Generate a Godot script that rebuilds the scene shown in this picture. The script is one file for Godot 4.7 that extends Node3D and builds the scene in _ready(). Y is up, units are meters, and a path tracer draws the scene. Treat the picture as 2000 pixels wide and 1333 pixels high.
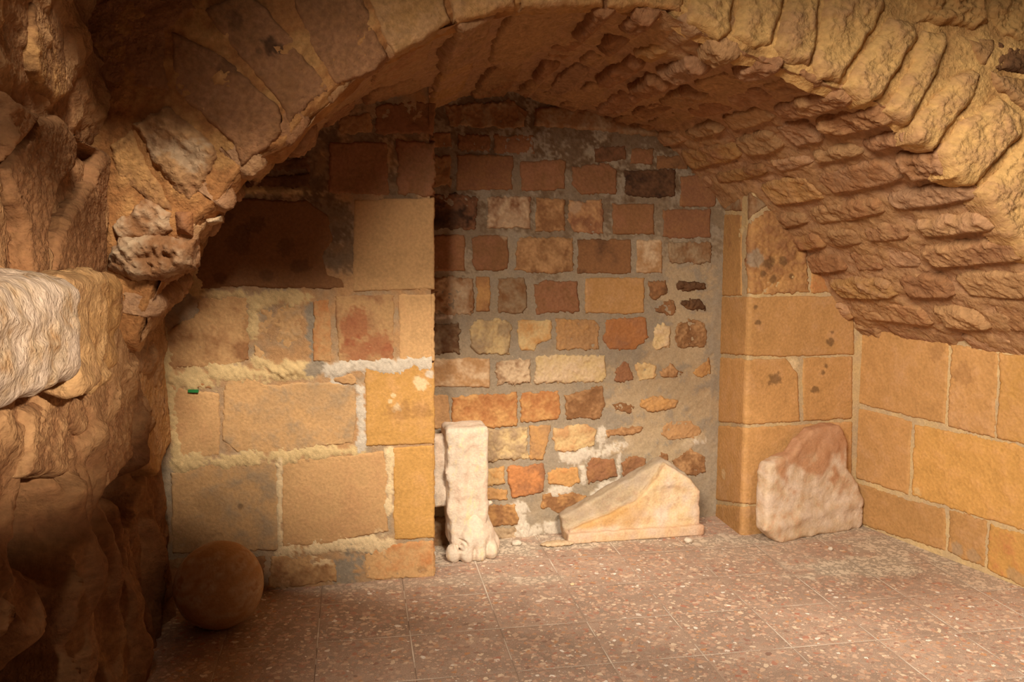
extends Node3D
# A vaulted masonry recess, in metres: x along the rear wall, y up, z towards the viewer.

var pal := {}
var n_low := FastNoiseLite.new()
var n_mid := FastNoiseLite.new()
var n_fine := FastNoiseLite.new()
var frames := {}
var stain_of := {}
var mat := {}
var rng := RandomNumberGenerator.new()
const LEDGE_SPOT_AT := Vector3(1.51, 2.5, 1.715)  # place of the unseen spot that brightens the left ledge
var vault_front := PackedVector3Array()
var vault_back := PackedVector3Array()
var vault_at := PackedFloat32Array()

func _ready():
	var cam := Camera3D.new()
	cam.name = "camera"
	cam.fov = rad_to_deg(2.0 * atan(666.5 / 1750.0))
	cam.rotation = Vector3(-deg_to_rad(6.96), -deg_to_rad(10.05), 0)
	cam.position = Vector3(0, 1.6, 0)
	cam.near = 0.05
	add_child(cam)
	var env := Environment.new()
	env.background_mode = Environment.BG_COLOR
	env.background_color = Color(0.05, 0.05, 0.06)
	env.tonemap_mode = Environment.TONE_MAPPER_LINEAR
	env.tonemap_exposure = 1.8
	env.sdfgi_enabled = true
	env.ssao_enabled = true
	env.ssil_enabled = true
	var we := WorldEnvironment.new()
	we.name = "environment"
	we.environment = env
	add_child(we)
	# out-of-view area lights placed to light the recess: high strip right, broad left
	var high := unseen_light("unseen_high_light", Vector2(3.73, 0.40), 145.0, Vector3(2.417, 8.654, 6.171), Vector3(0.289, 0.0, -3.37), -34.0)
	var side := unseen_light("unseen_side_light", Vector2(2.46, 2.22), 50.0, Vector3(-2.222, 3.988, 1.615), Vector3(1.6, 1.4, -3.8), 0.0)

	# unseen spot light, placed to brighten the jutting ledge at the left
	var ledge_light := SpotLight3D.new()
	ledge_light.name = "unseen_ledge_light"
	ledge_light.light_energy = 24.0
	ledge_light.light_color = Color(1.0, 0.94, 0.85)
	ledge_light.light_size = 0.06
	ledge_light.spot_angle = 6.0
	ledge_light.spot_angle_attenuation = 1.0
	ledge_light.spot_range = 30.0
	ledge_light.spot_attenuation = 2.0
	ledge_light.shadow_enabled = true
	add_child(ledge_light)
	ledge_light.look_at_from_position(LEDGE_SPOT_AT, Vector3(-0.64, 1.40, -2.12))

	set_up_noise()
	set_up_palette()
	set_up_materials()
	set_up_frames()
	build_shell(high.transform, side.transform)
	build_floor()
	build_walls()
	build_vault()
	build_side_rock()
	build_fragments()

# ---------------------------------------------------------------- helpers
func unseen_light(called: String, size: Vector2, energy: float, from: Vector3, to: Vector3, roll: float) -> AreaLight3D:
	var l := AreaLight3D.new()
	l.name = called
	l.area_size = size
	l.area_normalize_energy = true
	l.light_energy = energy
	l.light_color = Color(1.0, 0.95, 0.87)
	l.shadow_enabled = true
	l.set("area_range", 40.0)
	l.set("area_attenuation", 2.0)
	add_child(l)
	l.look_at_from_position(from, to)
	l.rotate_object_local(Vector3(0, 0, 1), deg_to_rad(roll))
	return l

func set_up_noise():
	rng.seed = 7
	var k := 0
	for n in [[n_low, 1.6, 3], [n_mid, 9.0, 3], [n_fine, 42.0, 2]]:
		var f: FastNoiseLite = n[0]
		f.noise_type = FastNoiseLite.TYPE_SIMPLEX_SMOOTH
		f.seed = 11 + k
		f.frequency = n[1]
		f.fractal_type = FastNoiseLite.FRACTAL_FBM
		f.fractal_octaves = n[2]
		k += 1

func set_up_palette():
	for e in [["ochre", 197, 149, 95], ["gold", 204, 154, 88], ["tan", 190, 146, 102], ["brown", 150, 107, 72], ["red", 152, 106, 76], ["rust", 160, 92, 64], ["orange", 184, 124, 78],
			["pale", 210, 180, 145], ["cream", 222, 190, 138], ["grey", 162, 136, 106], ["dark", 104, 74, 52], ["sooty", 66, 48, 38], ["greym", 160, 144, 124], ["mortar", 176, 155, 128],
			["warmm", 192, 166, 132], ["darkm", 118, 92, 68], ["white", 216, 200, 180], ["plaster", 232, 202, 158], ["marble", 226, 200, 176], ["rose", 204, 160, 128], ["umber", 120, 76, 46], ["clay", 168, 120, 82], ["bandm", 174, 120, 74], ["blush", 172, 124, 88], ["soffit", 188, 144, 108], ["yellow", 226, 180, 116], ["smoke", 134, 94, 60], ["buff", 208, 164, 114]]:
		pal[e[0]] = Color8(e[1], e[2], e[3]).srgb_to_linear()

func noise_tex(freq: float, octaves: int, lo: float, hi: float, sd: int, kind := FastNoiseLite.TYPE_SIMPLEX_SMOOTH, side := 1024) -> NoiseTexture2D:
	var f := FastNoiseLite.new()
	f.noise_type = kind
	f.seed = sd
	f.frequency = freq
	f.fractal_octaves = octaves
	f.fractal_gain = 0.6
	var t := NoiseTexture2D.new()
	t.width = side
	t.height = side
	t.seamless = true
	t.seamless_blend_skirt = 0.2
	t.noise = f
	var r := Gradient.new()
	r.set_color(0, Color(lo, lo, lo))
	r.set_color(1, Color(hi, hi, hi))
	t.color_ramp = r
	return t

func pitted_tex(sd: int, pits: int, most: float) -> ImageTexture:
	var side := 512
	var f := FastNoiseLite.new()
	f.seed = sd
	f.frequency = 0.045
	f.fractal_octaves = 4
	f.fractal_gain = 0.62
	var im: Image = f.get_seamless_image(side, side)
	im.convert(Image.FORMAT_RGBA8)
	var r := RandomNumberGenerator.new()
	r.seed = sd
	for k in pits:
		var cx := r.randi() % side
		var cy := r.randi() % side
		var a := 1.0 + most * pow(r.randf(), 3.0)
		var b := a * (0.4 + 0.5 * r.randf())
		var turn := r.randf() * PI
		var deep := 0.25 + 0.5 * r.randf()
		var n := int(ceil(a)) + 1
		for y in range(-n, n + 1):
			for x in range(-n, n + 1):
				var p := Vector2(x, y).rotated(turn)
				var d := Vector2(p.x / a, p.y / b).length()
				if d < 1.0:
					var at := Vector2i(posmod(cx + x, side), posmod(cy + y, side))
					var v := im.get_pixelv(at).r * (1.0 - deep * (1.0 - d * d))
					im.set_pixelv(at, Color(v, v, v))
	return ImageTexture.create_from_image(im)

func surface(called: String, grain: Texture2D, scale: float, bump: Texture2D, bscale: float, deep: float, rough := 0.95) -> StandardMaterial3D:
	var m := StandardMaterial3D.new()
	m.resource_name = called
	m.vertex_color_use_as_albedo = true
	m.albedo_texture = grain
	m.roughness = rough
	m.metallic_specular = 0.25
	m.uv1_triplanar = true
	m.uv1_world_triplanar = true
	m.uv1_scale = Vector3.ONE * scale
	m.heightmap_enabled = true
	m.heightmap_texture = bump
	m.heightmap_scale = deep
	return m

func set_up_materials():
	var grain := noise_tex(0.02, 6, 0.84, 1.0, 3)
	var blotch := noise_tex(0.015, 6, 0.72, 1.0, 5)
	var pits := pitted_tex(21, 900, 7.0)
	var deep_pits := pitted_tex(22, 1500, 11.0)
	var sand := noise_tex(0.05, 5, 0.0, 1.0, 8)
	mat.stone = surface("sandstone", grain, 2.6, pits, 3.2, 0.16)
	mat.mortar = surface("lime mortar", grain, 3.4, sand, 3.4, 0.22)
	mat.rock = surface("weathered sandstone", blotch, 2.1, deep_pits, 2.6, 0.5)
	mat.marble = surface("weathered marble", grain, 3.1, pits, 3.1, 0.15, 0.8)
	mat.tile = surface("terrazzo matrix", noise_tex(0.06, 4, 0.6, 1.0, 9), 3.0, sand, 3.0, 0.05, 0.62)
	mat.chip = StandardMaterial3D.new()
	mat.chip.resource_name = "terrazzo chips"
	mat.chip.vertex_color_use_as_albedo = true
	mat.chip.roughness = 0.6
	mat.hall = StandardMaterial3D.new()
	mat.hall.resource_name = "plain masonry"
	mat.hall.albedo_color = Color8(84, 62, 46)  # dark tone keeps bounce light in the unseen hall low
	mat.hall.roughness = 0.95
	mat.plastic = StandardMaterial3D.new()
	mat.plastic.resource_name = "green plastic"
	mat.plastic.albedo_color = Color8(40, 120, 60)
	mat.plastic.roughness = 0.4
	mat.pane = StandardMaterial3D.new()
	mat.pane.resource_name = "glowing pane of an unseen light"
	mat.pane.albedo_color = Color8(230, 230, 230)
	mat.pane.emission_enabled = true
	mat.pane.emission = Color(1.0, 0.95, 0.86)
	mat.pane.emission_energy_multiplier = 0.5

func set_up_frames():
	# origin, axis along the wall, outward normal
	for e in [["A", Vector3(0.344, 0, -4.03), Vector3(0.9986, 0, -0.0523)], ["B", Vector3(0.344, 0, -4.43), Vector3(1.636, 0, -0.21)], ["C", Vector3(2.0, 0, -4.31), Vector3(0.705, 0, -0.09)],
			["D", Vector3(2.705, 0, -4.402), Vector3(0.249, 0, 0.984)], ["E", Vector3(0, 0, -3.15), Vector3(1, 0, 0)], ["L", Vector3(-0.797, 0, 0), Vector3(0, 0, -1)]]:
		var u: Vector3 = e[2].normalized()
		frames[e[0]] = [e[1], u, u.cross(Vector3.UP)]
		stain_of[e[0]] = []

func place(fr: String, u: float, v: float, h: float) -> Vector3:
	if fr == "K":
		return on_vault(u, v, h)
	var f = frames[fr]
	if fr == "C" and u < 0.0:
		var turn := smoothstep(-0.02, 0.0, u)
		var n: Vector3 = Vector3(-1, 0, 0).lerp(f[2], turn * 0.5).normalized()
		return Vector3(2.0, v, -4.31 + u) + n * h - Vector3(-0.7, 0, 0.7) * 0.008 * turn
	if fr == "C":
		var turn := smoothstep(0.02, 0.0, u)
		var n: Vector3 = f[2].lerp(Vector3(-1, 0, 0), turn * 0.5).normalized()
		return f[0] + f[1] * u + Vector3(0, v, 0) + n * h - Vector3(-0.7, 0, 0.7) * 0.008 * turn
	return f[0] + f[1] * u + Vector3(0, v, 0) + f[2] * h

var nearest := Vector2.ZERO   # from the last point asked about to the outline

func inside_by(p: Vector2, poly: PackedVector2Array) -> float:
	var d := 1e9
	var s := 1.0
	var n := poly.size()
	var j := n - 1
	for i in n:
		var a := poly[i]
		var b := poly[j]
		var e := b - a
		var w := p - a
		var q := w - e * clampf(w.dot(e) / e.dot(e), 0.0, 1.0)
		var l := q.length_squared()
		if l < d:
			d = l
			nearest = -q
		var c1 := p.y >= a.y
		var c2 := p.y < b.y
		var c3 := e.x * w.y > e.y * w.x
		if (c1 and c2 and c3) or not (c1 or c2 or c3):
			s = -s
		j = i
	return -s * sqrt(d)

func binned(list: Array) -> Dictionary:
	var out := {}
	for s in list:
		var r: float = s[3] * 1.7
		for x in range(floori((s[1] - r) * 12.0), floori((s[1] + r) * 12.0) + 1):
			for y in range(floori((s[2] - r) * 12.0), floori((s[2] + r) * 12.0) + 1):
				var k := Vector2i(x, y)
				if not out.has(k):
					out[k] = []
				out[k].append(s)
	return out

func stained(c: Color, bins: Dictionary, u: float, v: float, wob: float) -> Color:
	var cell := Vector2i(floori(u * 12.0), floori(v * 12.0))
	if not bins.has(cell):
		return c
	for s in bins[cell]:
		var dx: float = u - s[1]
		var dy: float = v - s[2]
		var r: float = s[3]
		var d2 := dx * dx + dy * dy
		if d2 < r * r * 2.9:
			c = c.lerp(s[0], s[4] * smoothstep(1.15, 0.75, sqrt(d2) / r + wob))
	return c

func near(fr: String, kind: String, lo: Vector2, hi: Vector2) -> Array:
	var out := []
	if stain_of.has(fr):
		for s in stain_of[fr]:
			if s[5] == kind and s[1] > lo.x - s[3] * 1.7 and s[1] < hi.x + s[3] * 1.7 and s[2] > lo.y - s[3] * 1.7 and s[2] < hi.y + s[3] * 1.7:
				out.append(s)
	return out

func commit(pos: PackedVector3Array, nor: PackedVector3Array, col: PackedColorArray, idx: PackedInt32Array) -> ArrayMesh:
	var a := []
	a.resize(Mesh.ARRAY_MAX)
	a[Mesh.ARRAY_VERTEX] = pos
	a[Mesh.ARRAY_NORMAL] = nor
	a[Mesh.ARRAY_COLOR] = col
	a[Mesh.ARRAY_INDEX] = idx
	var m := ArrayMesh.new()
	m.add_surface_from_arrays(Mesh.PRIMITIVE_TRIANGLES, a)
	return m

func lay(called: String, m: Mesh, material: Material, parent: Node) -> MeshInstance3D:
	var o := MeshInstance3D.new()
	o.name = called
	o.mesh = m
	o.material_override = material
	o.cast_shadow = GeometryInstance3D.SHADOW_CASTING_SETTING_ON
	parent.add_child(o, true)
	return o

func tag(o: Node, label: String, category: String, kind := "", group := "") -> Node:
	o.set_meta("label", label)
	o.set_meta("category", category)
	if kind:
		o.set_meta("kind", kind)
	if group:
		o.set_meta("group", group)
	return o

func base(called: String, at := Vector3.ZERO) -> Node3D:
	var o := Node3D.new()
	o.name = called
	o.position = at
	add_child(o, true)
	return o

# A grid of (nx + 1) * (ny + 1) places with colours, as one mesh; keep says which places may carry faces.
func sheet(nx: int, ny: int, pos: PackedVector3Array, col: PackedColorArray, keep: PackedByteArray) -> ArrayMesh:
	var w := nx + 1
	var to := PackedInt32Array()
	to.resize(pos.size())
	to.fill(-1)
	var p2 := PackedVector3Array()
	var n2 := PackedVector3Array()
	var c2 := PackedColorArray()
	var idx := PackedInt32Array()
	for j in ny:
		for i in nx:
			var a := j * w + i
			if keep.size() and not (keep[a] or keep[a + 1] or keep[a + w] or keep[a + w + 1]):
				continue
			for k in [a, a + 1, a + w, a + w + 1]:
				if to[k] < 0:
					to[k] = p2.size()
					var x: int = k % w
					var y: int = k / w
					var du := pos[k + 1 if x < nx else k] - pos[k - 1 if x > 0 else k]
					var dv := pos[k + w if y < ny else k] - pos[k - w if y > 0 else k]
					p2.append(pos[k])
					n2.append(du.cross(dv).normalized())
					c2.append(col[k])
			idx.append_array([to[a], to[a + w], to[a + 1], to[a + 1], to[a + w], to[a + w + 1]])
	return commit(p2, n2, c2, idx)

# One stone: a raised, rough-edged field over its outline that plunges into the bed round it.
func stone_mesh(fr: String, poly: PackedVector2Array, c1: Color, c2: Color, amount: float, proud: float, rough: float, cell: float, tilt := Vector2.ZERO, strata := 0.0) -> ArrayMesh:
	var lo := poly[0]
	var hi := poly[0]
	for p in poly:
		lo = lo.min(p)
		hi = hi.max(p)
	var mid := (lo + hi) / 2.0
	var m := 0.016 + proud * 0.5
	lo -= Vector2(m, m)
	hi += Vector2(m, m)
	var nx := int(ceil((hi.x - lo.x) / cell))
	var ny := int(ceil((hi.y - lo.y) / cell))
	var spots := binned(near(fr, "s", lo, hi))
	var pos := PackedVector3Array()
	var col := PackedColorArray()
	var keep := PackedByteArray()
	var sd := rng.randf() * 50.0
	var warm := 0.9 + 0.2 * rng.randf()
	var brim := 0.006 + proud * 0.7
	var ragged := 0.003 if fr in ["E", "L", "K"] else 0.006
	for j in ny + 1:
		var last := 0.0
		for i in nx + 1:
			var u := lo.x + i * cell
			var v := lo.y + j * cell
			last -= cell
			var a := n_mid.get_noise_3d(u, v, sd)
			var b := n_fine.get_noise_3d(u, v, sd)
			var g := n_low.get_noise_3d(u, v, sd)
			var d := last
			if last < brim + 0.01:
				d = inside_by(Vector2(u + (a * 0.010 + b * ragged) * rough, v + (n_mid.get_noise_3d(u, v, sd + 9.0) * 0.010 - b * ragged) * rough), poly)
				last = d - 0.01 * rough
			var h := 0.0
			var at := Vector2(u, v)
			if d > 0.0:
				var e := clampf(d / brim, 0.0, 1.0)
				h = proud * (1.0 - (1.0 - e) * (1.0 - e)) + e * (a * 0.005 + b * 0.0025 + g * 0.005) * rough * rough * (0.55 + proud * 35.0)
				h += e * (tilt.x * (u - mid.x) + tilt.y * (v - mid.y))
				if strata > 0.0:
					h += e * strata * (fposmod((v + g * 0.1) * 14.0 + a * 1.2, 1.0) - 0.5)
			else:
				at += nearest * 0.9
				h = maxf(d * 2.6, -0.07 - proud)
			pos.append(place(fr, at.x, at.y, h))
			keep.append(1 if d > -m else 0)
			var t := clampf((a * 0.8 + g * 0.6 + b * 0.35) + amount - 0.12, 0.0, 1.0)
			var c := c1.lerp(c2, clampf(t * 1.3, 0.0, 1.0)) * warm * (1.0 + 0.16 * a + 0.12 * b)
			if spots:
				c = stained(c, spots, u, v, a * 0.7 + b * 0.4)
			c.a = 1.0
			col.append(c)
	return sheet(nx, ny, pos, col, keep)

func bed_mesh(fr: String, lo: Vector2, hi: Vector2, c1: Color, c2: Color, level: float, rough: float, cell: float) -> ArrayMesh:
	var nx := int(ceil((hi.x - lo.x) / cell))
	var ny := int(ceil((hi.y - lo.y) / cell))
	var spots := binned(near(fr, "m", lo, hi))
	var none := []
	var pos := PackedVector3Array()
	var col := PackedColorArray()
	for j in ny + 1:
		for i in nx + 1:
			var u := minf(lo.x + i * cell, hi.x)
			var v := minf(lo.y + j * cell, hi.y)
			var a := n_mid.get_noise_3d(u, v, 3.0)
			var b := n_fine.get_noise_3d(u, v, 3.0)
			var c := c1.lerp(c2, clampf(0.5 + a * 0.9 + n_low.get_noise_2d(u, v) * 0.6, 0.0, 1.0)) * (1.0 + 0.12 * a + 0.14 * b)
			var h := level + (a * 0.005 + b * 0.003) * rough
			for s in spots.get(Vector2i(floori(u * 12.0), floori(v * 12.0)), none):
				var d2: float = (u - s[1]) * (u - s[1]) + (v - s[2]) * (v - s[2])
				if d2 < s[3] * s[3] * 2.9:
					var k: float = s[4] * smoothstep(1.15, 0.8, sqrt(d2) / s[3] + a * 1.2 + b * 0.7)
					c = c.lerp(s[0] * (1.0 + 0.15 * b), k)
					h += 0.0035 * k if s[6] else 0.0
			c.a = 1.0
			pos.append(place(fr, u, v, h))
			col.append(c)
	return sheet(nx, ny, pos, col, PackedByteArray())

# Surface nets over a field f(p) that is negative inside.
func nets(f: Callable, paint: Callable, lo: Vector3, hi: Vector3, cell: float) -> ArrayMesh:
	var n := Vector3i(((hi - lo) / cell).ceil()) + Vector3i.ONE
	var val := PackedFloat32Array()
	val.resize(n.x * n.y * n.z)
	var at := 0
	var sx := 1
	var sy := n.x
	var sz := n.x * n.y
	for z0 in range(0, n.z, 4):
		for y0 in range(0, n.y, 4):
			for x0 in range(0, n.x, 4):
				var far: float = f.call(lo + Vector3(x0 + 1.5, y0 + 1.5, z0 + 1.5) * cell)
				var skip := absf(far) > cell * 3.0 + 0.022
				for z in range(z0, mini(z0 + 4, n.z)):
					for y in range(y0, mini(y0 + 4, n.y)):
						for x in range(x0, mini(x0 + 4, n.x)):
							at = x + y * sy + z * sz
							val[at] = far if skip else f.call(lo + Vector3(x, y, z) * cell)
	var step := [0, sx, sy, sx + sy, sz, sx + sz, sy + sz, sx + sy + sz]
	var to := PackedInt32Array()
	to.resize(val.size())
	to.fill(-1)
	var pos := PackedVector3Array()
	var ends := [[0, 1], [2, 3], [4, 5], [6, 7], [0, 2], [1, 3], [4, 6], [5, 7], [0, 4], [1, 5], [2, 6], [3, 7]]
	for z in n.z - 1:
		for y in n.y - 1:
			for x in n.x - 1:
				var o := x + y * sy + z * sz
				var bits := 0
				for k in 8:
					if val[o + step[k]] < 0.0:
						bits |= 1 << k
				if bits == 0 or bits == 255:
					continue
				var sum := Vector3.ZERO
				var count := 0
				for e in ends:
					var a := val[o + step[e[0]]]
					var b := val[o + step[e[1]]]
					if (a < 0.0) != (b < 0.0):
						var pa := Vector3(e[0] & 1, (e[0] >> 1) & 1, e[0] >> 2)
						var pb := Vector3(e[1] & 1, (e[1] >> 1) & 1, e[1] >> 2)
						sum += pa.lerp(pb, a / (a - b))
						count += 1
				to[o] = pos.size()
				pos.append(lo + (Vector3(x, y, z) + sum / count) * cell)
	var idx := PackedInt32Array()
	var nor := PackedVector3Array()
	nor.resize(pos.size())
	for z in range(1, n.z - 1):
		for y in range(1, n.y - 1):
			for x in range(1, n.x - 1):
				var o := x + y * sy + z * sz
				for e in [[sx, sy, sz], [sy, sz, sx], [sz, sx, sy]]:
					var a := val[o] < 0.0
					if a == (val[o + e[0]] < 0.0):
						continue
					var q := [to[o], to[o - e[1]], to[o - e[1] - e[2]], to[o - e[2]]]
					if not a:
						q.reverse()
					var w := (pos[q[2]] - pos[q[0]]).cross(pos[q[1]] - pos[q[3]])
					if a:
						idx.append_array([q[0], q[2], q[1], q[0], q[3], q[2]])
					else:
						idx.append_array([q[0], q[2], q[1], q[0], q[3], q[2]])
					for k in q:
						nor[k] -= w
	var col := PackedColorArray()
	for k in pos.size():
		nor[k] = nor[k].normalized()
		var c: Color = paint.call(pos[k], nor[k])
		c.a = 1.0
		col.append(c)
	return commit(pos, nor, col, idx)

func rounded_box(p: Vector3, half: Vector3, r: float) -> float:
	var q := p.abs() - half + Vector3.ONE * r
	return q.max(Vector3.ZERO).length() + minf(maxf(q.x, maxf(q.y, q.z)), 0.0) - r

func smooth_min(a: float, b: float, k: float) -> float:
	var h := clampf(0.5 + 0.5 * (b - a) / k, 0.0, 1.0)
	return lerpf(b, a, h) - k * h * (1.0 - h)

func extruded(p: Vector3, poly: PackedVector2Array, back: float, front: float, r: float) -> float:
	var d := Vector2(-inside_by(Vector2(p.x, p.y), poly) + r, maxf(back - p.z, p.z - front) + r)
	return minf(maxf(d.x, d.y), 0.0) + d.max(Vector2.ZERO).length() - r

func mottle(c1: Color, c2: Color, c3: Color, p: Vector3, amount: float) -> Color:
	var a := n_mid.get_noise_3dv(p)
	var g := n_low.get_noise_3dv(p * 1.7)
	var b := n_fine.get_noise_3dv(p)
	var c := c1.lerp(c2, clampf(amount + a * 1.2 + g * 0.8, 0.0, 1.0))
	return c.lerp(c3, clampf((b * 0.6 + a * 0.7 - 0.18) * 2.0, 0.0, 0.8)) * (1.0 + 0.1 * b)

func box(called: String, lo: Vector3, hi: Vector3, material: Material, parent: Node) -> MeshInstance3D:
	var b := BoxMesh.new()
	b.size = hi - lo
	var o := lay(called, b, material, parent)
	o.position = (lo + hi) / 2.0
	return o

func shape(list: Array) -> PackedVector2Array:
	var out := PackedVector2Array()
	for i in range(0, list.size(), 2):
		out.append(Vector2(list[i], list[i + 1]))
	return out

# ---------------------------------------------------------------- unseen hall behind the viewer, shaped to bound and block the light
func build_shell(high_at: Transform3D, side_at: Transform3D):
	for e in [["wall_unseen_hall_rear", Vector3(-6.5, 0, 9.0), Vector3(8.5, 11, 9.4), "plain tan masonry wall, out of view, closing the unseen hall behind the viewer"],
			["wall_unseen_hall_left", Vector3(-6.5, 0, -1.6), Vector3(-6.1, 11, 9.0), "plain tan masonry wall, out of view on the left of the unseen hall"],
			["wall_unseen_hall_right", Vector3(8.1, 0, -3.6), Vector3(8.5, 11, 9.0), "plain tan masonry wall, out of view on the right of the unseen hall"],
			["ceiling_unseen_hall", Vector3(-6.5, 11, -3.6), Vector3(8.5, 11.3, 9.4), "flat plain ceiling, out of view, closing off light over the unseen hall"],
			["wall_hall_front", Vector3(-6.5, 2.5, -3.6), Vector3(8.5, 11, -3.24), "plain tan masonry above the arched recess"],
			["wall_jamb_right", Vector3(3.08, 0, -3.6), Vector3(8.5, 2.6, -3.24), "plain tan masonry to the right of the arched recess"],
			["wall_jamb_left", Vector3(-6.5, 0, -4.4), Vector3(-0.95, 11, -1.6), "unseen masonry mass behind the eroded left side wall, its near end cuts the side light"],
			["ceiling_unseen_ledge", Vector3(-0.95, 2.657, -3.3), Vector3(8.1, 2.957, -2.003), "plain hood out of view over the arched front, placed to shade it"],  # out of view, placed to shade the front and upper rear wall
			["ceiling_unseen_hood", Vector3(-0.95, 2.557, -3.2), Vector3(-0.504, 2.657, -2.677), "lower plain hood out of view, placed to darken the left end of the arched front"],  # out of view, darkens the left end of the front
			["ceiling_added_eave", Vector3(1.935, 2.667, -2.2), Vector3(8.1, 2.947, -0.203), "deeper plain hood added out of view to keep the high light off the right part"]]:  # added out of view to cut the high light on the right
		tag(box(e[0], e[1], e[2], mat.hall, self), e[3], "ceiling" if e[0].begins_with("ceiling") else "wall", "structure")
	# out-of-view wall, placed so its level top shades the lower left of the recess
	var low := lay("unseen_wall_screen", BoxMesh.new(), mat.hall, self)
	low.mesh.size = Vector3(5.310, 4.932, 0.3)
	low.position = Vector3(2.358, 2.466, 2.535)
	low.rotation.y = -0.5660
	tag(low, "plain tan free-standing wall out of view behind the viewer, placed to shade the lower left", "wall", "structure")
	var hole := lay("window_3", BoxMesh.new(), mat.pane, self)  # glowing pane on the wall face, marks the unseen ledge spot
	hole.mesh.size = Vector3(0.14, 0.14, 0.02)
	hole.position = LEDGE_SPOT_AT + Vector3(-0.018, 0, 0.028)
	hole.rotation.y = low.rotation.y
	tag(hole, "small glowing pane out of view on the screen wall, set at the unseen ledge spot", "window", "structure")
	for e in [["window_1", Vector3(3.73, 0.40, 0.04), high_at, "long slanting glowing pane high behind the viewer, set at an unseen light"], ["window_2", Vector3(2.46, 2.22, 0.04), side_at, "broad glowing pane out of view behind the viewer on the left, set at an unseen light"]]:
		var pane := lay(e[0], BoxMesh.new(), mat.pane, self)  # glowing panes out of view, set at the two unseen lights
		pane.mesh.size = e[1]
		pane.transform = e[2]
		pane.translate_object_local(Vector3(0, 0, 0.06))
		tag(pane, e[3], "window", "structure")

# ---------------------------------------------------------------- floor
func dust(x: float, z: float) -> float:
	var k := 0.0
	var w := n_mid.get_noise_2d(x * 0.7, z * 0.7) * 0.9 + n_low.get_noise_2d(x, z) * 0.4
	for s in [[2.42, -3.80, 0.42, 0.16, 0.9], [2.66, -4.05, 0.25, 0.22, 0.8], [2.5, -4.3, 0.5, 0.12, 0.8], [0.62, -4.33, 0.5, 0.16, 0.9], [1.1, -4.36, 0.4, 0.12, 0.8], [0.78, -3.9, 0.16, 0.05, 0.6], [2.0, -4.26, 0.4, 0.1, 0.7],
			[2.82, -3.7, 0.2, 0.3, 0.5], [1.9, -4.1, 0.3, 0.15, 0.3], [0.2, -3.95, 0.6, 0.07, 0.5]]:
		var d := Vector2((x - s[0]) / s[2], (z - s[1]) / s[3]).length() + w * 0.8
		k = maxf(k, s[4] * smoothstep(1.3, 0.5, d))
	return k

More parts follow.
